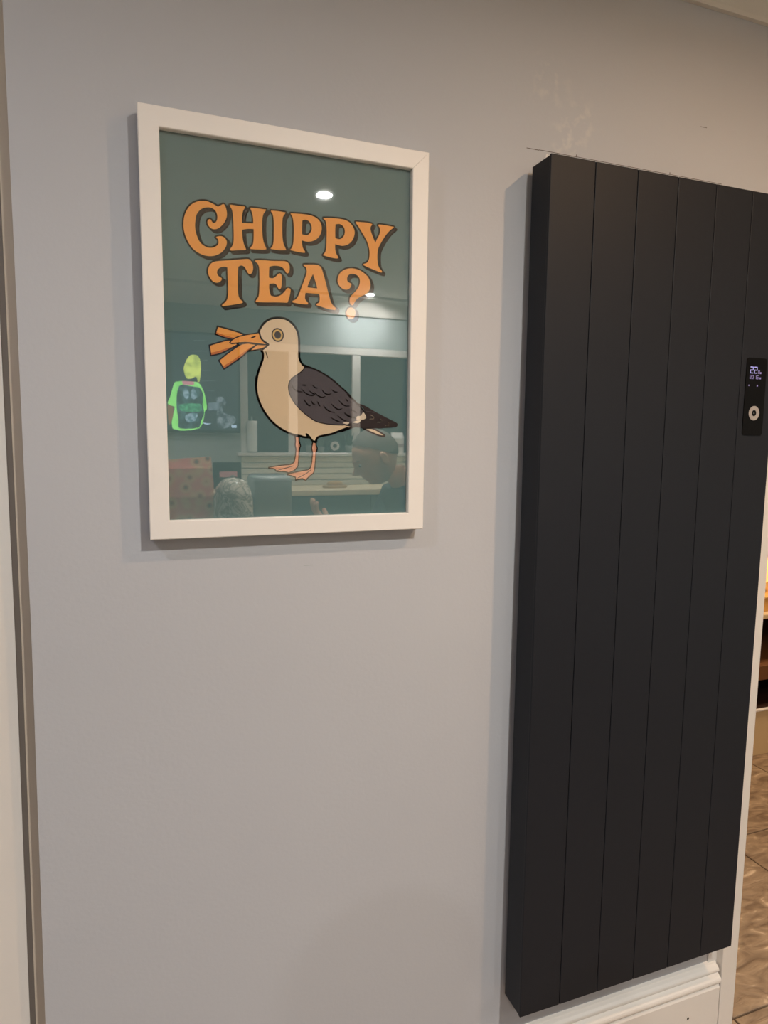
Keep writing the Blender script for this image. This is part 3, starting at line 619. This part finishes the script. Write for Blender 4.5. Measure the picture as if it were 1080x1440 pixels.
LL = ['recessed downlight in the ceiling over the seated man', 'recessed downlight in the ceiling by the far window',
      'recessed downlight in the ceiling near the radiator and doorway', 'recessed downlight in the ceiling nearest the poster wall',
      'added fill downlight over the left end of the television', 'added fill downlight in the far right ceiling corner', 'recessed downlight at the left end of the kitchen ceiling']
for (x, y, wv, c, sp), lb in zip(LAMPS, LL): downlight(x, y, wv, c, lb, 'kitchen downlights', sp)
for (x, y, wv, c), lb in zip(HALL_LAMPS, ['recessed downlight just through the doorway', 'recessed downlight further along the next room']): downlight(x, y, wv, c, lb, 'next room downlights')

# ------------------------------------------------------------------ next room: console with a lamp
M['cream_paint'] = mat('cream painted wood', srgb(214, 190, 150), 0.5, var=0.03)
M['dark_wood'] = mat('dark brown wood', srgb(46, 28, 18), 0.5, var=0.15, vscale=20)
M['brown_wood'] = mat('brown wood', srgb(112, 74, 44), 0.5, var=0.15, vscale=20)
con = thing('console_unit', 'low open shelved unit with cream plinth and dark niches seen through the doorway', 'sideboard', (3.0, 1.35, 0))
def cl(o): o.location = (-3.0, -1.35, 0); return o
cl(prism_z('plinth', [(2.30, 1.70), (2.30, 1.06)] + arc(2.34, 1.10, 0.045, 0.052, 200, 268, 5) + [(3.75, 1.045), (3.75, 1.70)], 0.0, 0.216, M['cream_paint'], con))
cl(box('plinth_cap', 2.29, 3.76, 1.040, 1.70, 0.216, 0.226, M['gloss_white'], con, 0.002))
cl(box('niche_floor', 2.33, 3.72, 1.052, 1.66, 0.2255, 0.2285, M['dark_wood'], con))
cl(box('back_panel', 2.30, 3.75, 1.66, 1.70, 0.226, 0.655, M['dark_wood'], con))
cl(box('side_panel', 2.30, 2.33, 1.06, 1.66, 0.226, 0.655, M['dark_wood'], con))
cl(box('side_panel', 3.72, 3.75, 1.06, 1.66, 0.226, 0.655, M['dark_wood'], con))
cl(box('shelf', 2.33, 3.72, 1.050, 1.66, 0.362, 0.433, M['brown_wood'], con, 0.003))
cl(box('top', 2.28, 3.77, 1.045, 1.70, 0.655, 0.678, M['cream_paint'], con, 0.003))
tr = thing('wooden_box', 'pale golden wooden box on the shelved unit through the doorway', 'box', (2.80, 1.25, 0.678))
box('body', -0.22, 0.22, -0.17, 0.17, 0.0, 0.062, mat('golden pine', srgb(214, 164, 88), 0.5, var=0.1, vscale=15), tr, 0.004)
box('lid', -0.225, 0.225, -0.175, 0.175, 0.062, 0.072, mat('pine lid', srgb(220, 176, 104), 0.5, var=0.1), tr, 0.003)
lp = thing('table_lamp', 'small glowing amber globe lamp standing on the golden wooden box', 'lamp', (2.72, 1.20, 0.750))
lathe('base', [(0.0, 0.0), (0.06, 0.0), (0.062, 0.008), (0.03, 0.016), (0.02, 0.022), (0.0, 0.022)], mat('brass', srgb(190, 140, 70), 0.3, metal=0.9), lp)
lathe('globe', [(0.0, 0.02)]+[(0.085*math.sin(PI*k/14), 0.105-0.085*math.cos(PI*k/14)) for k in range(1, 14)]+[(0.0, 0.19)], mat('amber glass shade', srgb(255, 190, 105), 0.4, emit=1.3), lp)

# ------------------------------------------------------------------ kitchen side (seen mirrored in the glazing)
M['cab'] = mat('dark teal grey cabinet', srgb(52, 62, 62), 0.5)
M['worktop'] = mat('pale wood worktop', srgb(236, 216, 182), 0.4, var=0.05, vscale=6)
M['steel'] = mat('brushed steel', srgb(160, 165, 165), 0.3, metal=0.7)
# television
tv = thing('television', 'wide flat wall television showing a green shirted figure, left of the window', 'television', (0.035, -3.4, 1.49))
def tl(o): o.location = (-0.035, 3.4, -1.49); return o
tl(box('casing', -0.52, 0.592, -3.39, -3.35, 1.485, 2.118, M['black_gloss'], tv, 0.004))
tl(box('wall_bracket', -0.1, 0.2, -3.4, -3.39, 1.7, 1.9, M['steel'], tv))
def tvm(name, r, g_, b, k): return mat('screen '+name, srgb(r, g_, b), 0.4, emit=TV_GLOW*k)
def mottled(name, c1, c2, k, scale):
    m = tvm(name, *c1, k); nt = m.node_tree; b = nt.nodes['Principled BSDF']
    tc = nt.nodes.new('ShaderNodeTexCoord'); n = nt.nodes.new('ShaderNodeTexNoise'); n.inputs['Scale'].default_value = scale; n.inputs['Detail'].default_value = 6
    nt.links.new(tc.outputs['Object'], n.inputs['Vector']); cr = nt.nodes.new('ShaderNodeValToRGB'); e = cr.color_ramp.elements
    e[0].position = 0.40; e[0].color = srgb(*c1); e[1].position = 0.60; e[1].color = srgb(*c2)
    nt.links.new(n.outputs[0], cr.inputs[0]); nt.links.new(cr.outputs[0], b.inputs['Emission Color']); nt.links.new(cr.outputs[0], b.inputs['Base Color'])
    return m
sc = tl(box('screen', -0.505, 0.578, -3.3515, -3.3495, 1.502, 2.103, tvm('dark blue', 34, 52, 62, 0.35), tv))
cols = {'shirt': mottled('lime green', (120, 215, 95), (150, 238, 125), 0.95, 12), 'hair': mottled('yellow hair', (175, 195, 85), (222, 238, 110), 0.95, 18), 'arm': tvm('skin', 150, 110, 80, 0.5),
        'pack': mottled('teal pack', (20, 52, 52), (62, 100, 104), 0.6, 30), 'patch': mottled('pale patch', (90, 130, 140), (160, 190, 210), 0.6, 35), 'band': mottled('green band', (40, 130, 90), (80, 180, 130), 0.6, 40),
        'collar': tvm('pink collar', 220, 140, 160, 0.7), 'figure': mottled('grey figure', (50, 66, 78), (130, 146, 158), 0.55, 30), 'case': mottled('grey case', (90, 108, 124), (120, 140, 156), 0.55, 20),
        'light': tvm('pale light', 180, 205, 235, 0.8), 'lines': tvm('line grey', 110, 130, 135, 0.5)}
for k, key in enumerate(['lines', 'figure', 'case', 'light', 'arm', 'shirt', 'pack', 'patch', 'band', 'collar', 'hair']):
    for pl in TVPIC[key]:
        bm = bmesh.new()
        lp_ = smooth_path(pl, True, 3) if key in ('shirt', 'hair', 'pack', 'figure', 'arm', 'patch', 'band') else [Vector(p) for p in pl]
        vs = [[Vector((p.x, p.y, 0)) for p in lp_]]
        bv = [bm.verts.new((p.x, -3.3493+0.0003*k, p.y)) for p in lp_]
        for t in tessellate_polygon(vs):
            try:
                f = bm.faces.new([bv[i] for i in t]); f.normal_update()
                if f.normal.y < 0: f.normal_flip()
            except ValueError: pass
        link('screen_picture', bm, cols[key], sc)
# far base cabinets and worktop under the window
cb = thing('base_cabinets', 'dark kitchen cabinets along the far wall under the window', 'cabinet', (1.5, -3.2, 0))
def kl(o): o.location = (-1.5, 3.2, 0); return o
kl(box('carcass', 0.15, 3.19, -3.398, -2.985, 0.0, 1.095, M['cab'], cb))
for k in range(5):
    x = 0.16+k*0.606
    dd = kl(box('door', x, x+0.598, -2.985, -2.967, 0.12, 1.085, M['cab'], cb, 0.002))
    box('handle', x+0.5, x+0.512, -2.967, -2.945, 0.8, 0.95, M['steel'], dd, 0.003)
tag(box('worktop', 0.13, 3.2, -3.398, -2.955, 1.095, 1.132, M['worktop'], None, 0.004), 'pale wood worktop on the dark cabinets under the window', 'worktop')
bw = thing('chopping_board', 'oval wooden board lying on the pale worktop under the window', 'board', (1.17, -3.12, 1.132))
lathe('board', [(0.0, 0.0), (0.078, 0.0), (0.085, 0.008), (0.084, 0.016), (0.07, 0.018), (0.0, 0.016)], mat('board wood', srgb(196, 160, 116), 0.5, var=0.1, vscale=20), bw, sy=0.6)
lathe('bread_roll', [(0.0, 0.016), (0.05, 0.016), (0.055, 0.03), (0.04, 0.042), (0.0, 0.046)], mat('bread crust', srgb(206, 164, 110), 0.7, var=0.15), bw, sy=0.5)
kr = thing('kitchen_roll', 'white kitchen paper roll standing on the window sill beside the television', 'paper roll', (0.668, -3.365, Z0+0.012))
lathe('paper', [(0.018, 0.008), (0.033, 0.008), (0.034, 0.012), (0.034, 0.206), (0.033, 0.21), (0.018, 0.21)], mat('white paper', srgb(238, 238, 232), 0.9, bump=0.3, bscale=200), kr)
lathe('holder', [(0.0, 0.0), (0.034, 0.0), (0.034, 0.006), (0.007, 0.008), (0.006, 0.235), (0.0, 0.238)], M['steel'], kr)
ck = thing('round_clock', 'small round clock with a pale ring face on the window sill', 'clock', (1.235, -3.365, Z0+0.012))
bm = bmesh.new(); bmesh.ops.create_cone(bm, cap_ends=True, segments=28, radius1=0.044, radius2=0.044, depth=0.03)
bmesh.ops.rotate(bm, verts=bm.verts[:], cent=(0, 0, 0), matrix=Matrix.Rotation(PI/2, 3, 'X')); bmesh.ops.translate(bm, verts=bm.verts[:], vec=(0, 0, 0.047))
link('case', bm, M['black_gloss'], ck)
r_ = link('face_ring', ring_mesh(0, 0.047, 0.014, 0.032, 0.0165), M['gloss_white'], ck)
box('foot', -0.02, 0.02, -0.012, 0.012, 0.0, 0.006, M['black_gloss'], ck)
# pot plant on the sill
M['leaf'] = mat('green leaf', srgb(74, 92, 66), 0.6, var=0.2, vscale=20); M['pot'] = mat('glazed grey pot', srgb(120, 122, 116), 0.4)
def plant(x, label, sc_, sd):
    random.seed(sd)
    p = thing('potted_plant', label, 'plant', (x, -3.362, Z0+0.012), 0, 'plants on the window sill')
    lathe('pot', [(0.0, 0.0), (0.022*sc_, 0.0), (0.030*sc_, 0.05*sc_), (0.026*sc_, 0.05*sc_), (0.0, 0.044*sc_)], M['pot'], p)
    for i in range(14):
        a = random.uniform(0, 2*PI); r0 = random.uniform(0.01, 0.03)*sc_; h = random.uniform(0.07, 0.15)*sc_
        bm = bmesh.new(); cx, cy_ = r0*math.cos(a), r0*math.sin(a)*0.7
        lv = []
        for t, wd in ((0, .002), (.35, .009), (.7, .010), (1, .001)):
            px, py, pz = cx*0.3+cx*1.4*t, cy_*0.3+cy_*0.9*t, 0.04*sc_+(h-0.04*sc_)*t
            lv.append((bm.verts.new((px-wd*math.sin(a), py+wd*math.cos(a)*0.6, pz)), bm.verts.new((px+wd*math.sin(a), py-wd*math.cos(a)*0.6, pz))))
        for u, v in zip(lv[:-1], lv[1:]): bm.faces.new((u[0], u[1], v[1], v[0]))
        bmesh.ops.solidify(bm, geom=bm.faces[:], thickness=0.0008)
        link('leaf', bm, M['leaf'], p)
plant(1.06, 'small potted plant on the window sill left of the round clock', 1.0, 3)
plant(1.34, 'small potted plant on the window sill right of the round clock', 1.0, 5)
plant(1.14, 'smallest potted plant on the window sill touching the round clock side', 0.8, 9)
# packet with pink band on the far worktop
pk = thing('black_packet', 'black packet with a pink band standing on the far worktop', 'packet', (0.482, -3.2, 1.132))
box('box', -0.085, 0.085, -0.03, 0.03, 0, 0.168, M['black_gloss'], pk, 0.003)
box('pink_band', -0.05, 0.06, 0.0302, 0.0315, 0.075, 0.11, mat('pink print', srgb(210, 140, 150), 0.6), pk)
# white carton behind the man
ctn = thing('carton', 'white patterned carton on the window sill behind the seated man', 'carton', (1.70, -3.366, Z0+0.012))
bm = bmesh.new(); add_box(bm, -0.045, 0.045, -0.03, 0.03, 0, 0.105, 0.003); link('body', bm, M['gloss_white'], ctn)
prism_x('folded_top', [(-0.03, 0.105), (0.03, 0.105), (0.002, 0.145), (-0.002, 0.145)], -0.045, 0.045, M['gloss_white'], ctn)
box('printed_band', -0.0455, 0.0455, -0.0305, 0.0305, 0.04, 0.065, mat('grey pink print', srgb(170, 140, 140), 0.6), ctn)
# breakfast bar
bar = thing('breakfast_bar', 'dark breakfast bar holding the toaster and kettle', 'kitchen bar', (-0.15, -1.75, 0))
box('body', -0.75, 0.70, -0.16, 0.14, 0, 1.04, M['cab'], bar, 0.003)
box('top', -0.78, 0.73, -0.22, 0.22, 1.04, 1.075, M['worktop'], bar, 0.004)
ls = thing('added_fill_strip', 'added unseen cool fill strip for the lower wall, under the breakfast bar top', 'light strip', (0, -1.55, 1.04))  # added strip, out of view, throws cool fill on the lower wall
box('channel', -0.70, 0.55, -0.006, 0.006, -0.006, -0.0005, M['gloss_white'], ls)
ld = bpy.data.lights.new('fill_strip_light', 'AREA'); ld.energy = FILL_STRIP_W; ld.color = (0.72, 0.86, 1.0); ld.shape = 'RECTANGLE'; ld.size = 1.2; ld.size_y = 0.01
lo = bpy.data.objects.new('fill_strip_light', ld); COL.objects.link(lo); lo.parent = ls; lo.location = (-0.07, 0.004, -0.0075); lo.rotation_euler = (math.radians(50), 0, 0)
# gift bag
M['bag'] = None
bgm = mat('printed paper', srgb(196, 150, 120), 0.6)
nt = bgm.node_tree; tcn = nt.nodes.new('ShaderNodeTexCoord'); vo = nt.nodes.new('ShaderNodeTexVoronoi'); vo.inputs['Scale'].default_value = 22
nt.links.new(tcn.outputs['Object'], vo.inputs['Vector']); crn = nt.nodes.new('ShaderNodeValToRGB'); e = crn.color_ramp.elements
e[0].position = 0.10; e[0].color = srgb(84, 78, 70); e[1].position = 0.34; e[1].color = srgb(232, 196, 150)
x_ = e.new(0.22); x_.color = srgb(196, 120, 100); x_ = e.new(0.62); x_.color = srgb(236, 140, 132)
nt.links.new(vo.outputs['Distance'], crn.inputs[0]); nt.links.new(crn.outputs[0], nt.nodes['Principled BSDF'].inputs['Base Color'])
bag = thing('gift_bag', 'patterned orange and pink paper bag beside the marbled kettle on the bar', 'bag', (0.145, -1.64, 1.075))
bm = bmesh.new()
for (z, wx, wy) in ((0, .098, .045), (0.15, .1, .043), (0.27, .098, .028), (0.31, .095, .012)):
    pass
rows = []
for (z, wx, wy) in ((0, .098, .045), (0.15, .1, .043), (0.26, .098, .026), (0.305, .095, .010)):
    rows.append([bm.verts.new((sx*wx, sy*wy, z-(0.014 if (z > 0.3 and sx < 0) else 0))) for sx, sy in ((-1, -1), (1, -1), (1, 1), (-1, 1))])
for a, b in zip(rows[:-1], rows[1:]):
    for k in range(4): bm.faces.new((a[k], a[(k+1) % 4], b[(k+1) % 4], b[k]))
bm.faces.new(rows[0][::-1]); bm.faces.new(rows[-1])
link('bag_body', bm, bgm, bag)
box('side_gusset', 0.0965, 0.1025, -0.03, 0.03, 0.01, 0.22, mat('pink card', srgb(222, 120, 120), 0.6), bag, 0.001)
# kettle
km = mat('marbled white enamel', srgb(226, 220, 208), 0.12)
nt = km.node_tree; tcn = nt.nodes.new('ShaderNodeTexCoord'); no = nt.nodes.new('ShaderNodeTexNoise'); no.inputs['Scale'].default_value = 14; no.inputs['Distortion'].default_value = 3; no.inputs['Detail'].default_value = 5
nt.links.new(tcn.outputs['Object'], no.inputs['Vector']); crn = nt.nodes.new('ShaderNodeValToRGB'); e = crn.color_ramp.elements
e[0].position = 0.40; e[0].color = srgb(230, 224, 212); e[1].position = 0.60; e[1].color = srgb(228, 222, 210); x_ = e.new(0.5); x_.color = srgb(120, 116, 104)
nt.links.new(no.outputs[0], crn.inputs[0]); nt.links.new(crn.outputs[0], nt.nodes['Principled BSDF'].inputs['Base Color'])
kt = thing('kettle', 'rounded marbled white kettle on the bar between bag and toaster', 'kettle', (0.322, -1.61, 1.075))
lathe('body', [(0.0, 0.0), (0.072, 0.0), (0.078, 0.01), (0.079, 0.08), (0.077, 0.14), (0.066, 0.185), (0.045, 0.212), (0.02, 0.222), (0.0, 0.223)], km, kt)
lathe('lid_knob', [(0.0, 0.222), (0.008, 0.222), (0.010, 0.230), (0.0, 0.234)], M['steel'], kt, n=16)
bm = bmesh.new(); add_box(bm, -0.012, 0.012, -0.125, -0.112, 0.03, 0.17, 0.004, 2); add_box(bm, -0.012, 0.012, -0.115, -0.075, 0.03, 0.045, 0.004, 2); add_box(bm, -0.012, 0.012, -0.115, -0.065, 0.155, 0.170, 0.004, 2)
link('handle', bm, M['black_gloss'], kt)
# toaster
tt = thing('toaster', 'grey rounded toaster on the bar nearest the seated man', 'toaster', (0.482, -1.72, 1.075))
bm = bmesh.new(); add_box(bm, -0.076, 0.082, -0.11, 0.11, 0.012, 0.228, 0.024, 4)
link('body', bm, mat('grey enamel', srgb(150, 160, 162), 0.18), tt, True)
for y in (-0.035, 0.035): box('slot', -0.055, 0.060, y-0.014, y+0.014, 0.223, 0.2295, M['black_gloss'], tt, 0.001)
box('lever', 0.082, 0.098, -0.015, 0.015, 0.12, 0.135, M['black_gloss'], tt, 0.003)
for sx in (-0.055, 0.06):
    for sy in (-0.085, 0.085): lathe('foot', [(0.0, 0.0), (0.009, 0.0), (0.009, 0.014), (0.0, 0.014)], M['black_gloss'], tt, sx, sy, 12)

# ------------------------------------------------------------------ bar stool and seated man
st = thing('bar_stool', 'dark bar stool under the seated man', 'stool', (1.19, -1.62, 0))
lathe('seat', [(0.0, 0.64), (0.15, 0.64), (0.17, 0.655), (0.165, 0.675), (0.0, 0.68)], M['dark_wood'], st)
for k in range(4):
    a = PI/4+k*PI/2; bm = bmesh.new()
    p0 = Vector((0.12*math.cos(a), 0.12*math.sin(a), 0.645)); p1 = Vector((0.19*math.cos(a), 0.19*math.sin(a), 0.0))
    u = Vector((-math.sin(a), math.cos(a), 0))*0.014; v = Vector((math.cos(a), math.sin(a), 0))*0.014
    A_ = [bm.verts.new(p0+s*u+t*v) for s, t in ((-1, -1), (1, -1), (1, 1), (-1, 1))]; B_ = [bm.verts.new(p1+s*u+t*v) for s, t in ((-1, -1), (1, -1), (1, 1), (-1, 1))]
    for i in range(4): bm.faces.new((A_[i], A_[(i+1) % 4], B_[(i+1) % 4], B_[i]))
    bm.faces.new(A_[::-1]); bm.faces.new(B_)
    link('leg', bm, M['dark_wood'], st)
lathe('foot_ring', [(0.160, 0.22), (0.168, 0.228), (0.160, 0.236), (0.152, 0.228), (0.160, 0.22)], M['steel'], st)

M['skin'] = mat('skin', srgb(226, 180, 156), 0.5, var=0.06, vscale=20); M['skin'].node_tree.nodes['Principled BSDF'].inputs['Subsurface Weight'].default_value = 0.1
M['hair'] = mat('short dark greying hair', srgb(104, 96, 92), 0.85, bump=0.6, bscale=300, var=0.2, vscale=120)
M['shirt'] = mat('dark navy cotton', srgb(30, 40, 52), 0.85, bump=0.3, bscale=300)
M['trouser'] = mat('dark denim', srgb(38, 42, 54), 0.9, bump=0.3, bscale=300)
man = thing('person', 'man in a dark T-shirt seated at the bar looking down at his raised hand', 'person', (1.19, -1.62, 0))
def skin_mesh(name, nodes, edges, m, parent, levels=2):
    me = bpy.data.meshes.new(name); me.from_pydata([n[0] for n in nodes], edges, [])
    o = bpy.data.objects.new(name, me); COL.objects.link(o)
    sk_ = o.modifiers.new('skin', 'SKIN'); ss = o.modifiers.new('sub', 'SUBSURF'); ss.levels = levels; ss.render_levels = levels
    sk_.use_smooth_shade = True
    for i, n in enumerate(nodes):
        rr = n[1]; rr = (rr, rr) if not isinstance(rr, tuple) else rr
        me.skin_vertices[0].data[i].radius = rr; me.skin_vertices[0].data[i].use_root = (i == 0)
    dg = bpy.context.evaluated_depsgraph_get(); ev = o.evaluated_get(dg)
    nm = bpy.data.meshes.new_from_object(ev); nm.name = name
    o.modifiers.clear(); o.data = nm; bpy.data.meshes.remove(me)
    nm.materials.clear(); nm.materials.append(m)
    for p in nm.polygons: p.use_smooth = True
    o.parent = parent
    return o
# coordinates relative to the stool: facing -x
N = [((0.02, 0, 0.79), .070), ((0.01, 0, 0.94), .085), ((-0.04, 0, 1.08), .105), ((-0.09, 0, 1.18), .090), ((-0.13, 0, 1.25), .060)]
E_ = [(0, 1), (1, 2), (2, 3), (3, 4)]
N += [((-0.155, 0, 1.295), .056), ((-0.190, 0, 1.330), .056)]; E_ += [(4, 5), (5, 6)]
def limb(pts, start):
    i0 = len(N)
    for k, p in enumerate(pts):
        N.append(p); E_.append((start if k == 0 else i0+k-1, i0+k))
limb([((-0.11, 0.17, 1.19), .055), ((-0.25, 0.22, 0.98), .045), ((-0.36, 0.15, 1.03), .038), ((-0.46, 0.06, 1.085), .027)], 3)
limb([((-0.11, -0.17, 1.19), .055), ((-0.20, -0.22, 0.95), .045), ((-0.30, -0.12, 0.93), .038), ((-0.47, -0.03, 1.05), .027)], 3)
limb([((-0.02, 0.09, 0.765), .075), ((-0.26, 0.13, 0.76), .072), ((-0.42, 0.13, 0.735), .062), ((-0.36, 0.12, 0.50), .055), ((-0.27, 0.11, 0.30), .038), ((-0.30, 0.11, 0.275), .034)], 0)
limb([((-0.02, -0.09, 0.765), .075), ((-0.26, -0.13, 0.76), .072), ((-0.42, -0.13, 0.735), .062), ((-0.36, -0.12, 0.50), .055), ((-0.27, -0.11, 0.30), .038), ((-0.30, -0.11, 0.275), .034)], 0)
bod = skin_mesh('body', N, E_, M['skin'], man)
# clothing meshes
S = [((0.03, 0, 0.70), .165), ((0.01, 0, 0.92), .145), ((-0.04, 0, 1.07), .148), ((-0.09, 0, 1.18), .128), ((-0.12, 0, 1.245), .092), ((-0.142, 0, 1.280), .072),
     ((-0.11, 0.17, 1.19), .076), ((-0.18, 0.20, 1.09), .067), ((-0.22, 0.213, 1.03), .063),
     ((-0.11, -0.17, 1.19), .076), ((-0.155, -0.20, 1.08), .067), ((-0.18, -0.213, 1.01), .063)]
skin_mesh('t_shirt', S, [(0, 1), (1, 2), (2, 3), (3, 4), (4, 5), (3, 6), (6, 7), (7, 8), (3, 9), (9, 10), (10, 11)], M['shirt'], man)
Tn = [((0.01, 0, 0.78), .098), ((-0.02, 0.10, 0.765), .105), ((-0.26, 0.13, 0.76), .088), ((-0.42, 0.13, 0.735), .072), ((-0.36, 0.12, 0.50), .066), ((-0.28, 0.11, 0.33), .055),
      ((-0.02, -0.10, 0.765), .105), ((-0.26, -0.13, 0.76), .088), ((-0.42, -0.13, 0.735), .072), ((-0.36, -0.12, 0.50), .066), ((-0.28, -0.11, 0.33), .055)]
skin_mesh('trousers', Tn, [(0, 1), (1, 2), (2, 3), (3, 4), (4, 5), (0, 6), (6, 7), (7, 8), (8, 9), (9, 10)], M['trouser'], man)
for sy in (0.11, -0.11):
    bm = bmesh.new(); add_box(bm, -0.47, -0.24, sy-0.045, sy+0.045, 0.215, 0.285, 0.025, 3); link('shoe', bm, M['black_gloss'], man, True)
# hands: palm plus five jointed fingers
def hand(name, wx, wy, wz, dirv, upv, flip):
    d = Vector(dirv).normalized(); u = Vector(upv); u = (u-d*u.dot(d)).normalized(); s = d.cross(u)*flip
    O_ = Vector((wx, wy, wz)); nodes = [(tuple(O_), .024), (tuple(O_+d*0.045), (.030, .017))]; ed = [(0, 1)]
    nodes[0] = (tuple(O_), .022)
    for k, (off, L) in enumerate(((-0.030, .072), (-0.010, .082), (0.011, .077), (0.030, .060))):
        b = O_+d*0.080+s*off; i = len(nodes)
        nodes.append((tuple(b), .0105)); nodes.append((tuple(b+d*L*0.45+u*0.006), .0095)); nodes.append((tuple(b+d*L*0.75+u*0.022), .0085)); nodes.append((tuple(b+d*L*0.88+u*0.040), .007))
        ed += [(1, i), (i, i+1), (i+1, i+2), (i+2, i+3)]
    i = len(nodes); b = O_+d*0.028-s*0.030+u*0.008
    nodes += [(tuple(b), .013), (tuple(b+d*0.030-s*0.022+u*0.018), .011), (tuple(b+d*0.055-s*0.024+u*0.032), .009)]
    ed += [(1, i), (i, i+1), (i+1, i+2)]
    return skin_mesh(name, nodes, ed, M['skin'], bod)
hand('hand', -0.46, 0.06, 1.085, (-0.75, -0.1, 0.62), (0.6, 0, 0.8), 1)
hand('hand', -0.47, -0.03, 1.05, (-0.9, 0.1, 0.2), (0.1, 0, 1), -1)
# head: displaced sphere, facing -x, tipped forward
def head_mesh(nu=64, nv=48):
    bm = bmesh.new(); bmesh.ops.create_uvsphere(bm, u_segments=nu, v_segments=nv, radius=1.0)
    def g(a, b, s): return math.exp(-((a-b)/s)**2)
    for v in bm.verts:
        x, y, z = v.co      # local: front = -x
        fx = max(0, -x)
        X = x*0.100; Y = y*0.077; Z = z*0.118
        if z < 0:            # jaw narrows
            Y *= 1-0.30*(-z)**1.3; X = X*(1-0.12*(-z)) - 0.012*(-z) if x < 0 else X*(1-0.30*(-z))
        if x > 0 and z > -0.3: X *= 1.07
        fr_ = fx**2
        # nose
        X -= 0.033*g(y, 0, 0.16)*g(z, -0.16, 0.11)*fr_ + 0.010*g(y, 0, 0.11)*g(z, 0.02, 0.16)*fr_
        # brow, eye sockets
        X -= 0.007*g(z, 0.22, 0.08)*g(y, 0, 0.5)*fr_
        X += 0.010*(g(y, 0.34, 0.15)+g(y, -0.34, 0.15))*g(z, 0.07, 0.09)*fr_
        # lips and chin
        X -= 0.008*g(y, 0, 0.26)*g(z, -0.42, 0.05)*fx + 0.009*g(y, 0, 0.26)*g(z, -0.54, 0.05)*fx
        X += 0.004*g(y, 0, 0.3)*g(z, -0.48, 0.03)*fx
        X -= 0.016*g(y, 0, 0.3)*g(z, -0.80, 0.13)*(0.3+fx)
        v.co = Vector((X, Y, Z))
    for f in bm.faces: f.smooth = True
    return bm
HB = head_mesh(); HM = Matrix.Translation((-0.262, 0, 1.382)) @ Matrix.Rotation(math.radians(-30), 4, 'Y')
bmesh.ops.transform(HB, matrix=HM, verts=HB.verts[:])
hd = link('head', HB, M['skin'], bod, True)
# hair cap: shell over crown, back and sides
hb = head_mesh(160, 120)
kill = [f for f in hb.faces if (lambda c: c.z < 0.088-0.9*max(0.0, min(0.115, c.x+0.062)) - 0.6*max(0.0, c.x-0.053) or c.z < -0.055)(f.calc_center_median())]
bmesh.ops.delete(hb, geom=kill, context='FACES')
for v in hb.verts: v.co *= 1.03
bmesh.ops.transform(hb, matrix=HM, verts=hb.verts[:]); link('hair', hb, M['hair'], hd, True)
def hp(x, y, z): return HM @ Vector((x, y, z))
for sy in (1, -1):
    bm = bmesh.new(); bmesh.ops.create_uvsphere(bm, u_segments=16, v_segments=12, radius=1.0)
    for v in bm.verts:
        c = v.co; k = 0.7 if (c.x**2+c.z**2) < 0.45 and c.y*sy > 0 else 1.0
        v.co = HM @ Vector((0.008+c.x*0.016, sy*(0.078+c.y*sy*0.009*k), -0.012+c.z*0.032))
    link('ear', bm, M['skin'], hd, True)
    bm = bmesh.new(); bmesh.ops.create_uvsphere(bm, u_segments=14, v_segments=10, radius=0.0105)
    bmesh.ops.translate(bm, verts=bm.verts[:], vec=hp(-0.081, sy*0.027, 0.008)); link('eye', bm, M['gloss_white'], hd, True)
    bm = bmesh.new(); bmesh.ops.create_uvsphere(bm, u_segments=10, v_segments=8, radius=0.0055)
    bmesh.ops.translate(bm, verts=bm.verts[:], vec=hp(-0.0895, sy*0.027, 0.005)); link('iris', bm, M['black_gloss'], hd, True)
    bm = bmesh.new(); add_box(bm, -0.0935, -0.085, sy*0.027-0.013, sy*0.027+0.013, 0.026, 0.031, 0.002)
    bmesh.ops.transform(bm, matrix=HM, verts=bm.verts[:]); link('eyebrow', bm, M['hair'], hd)
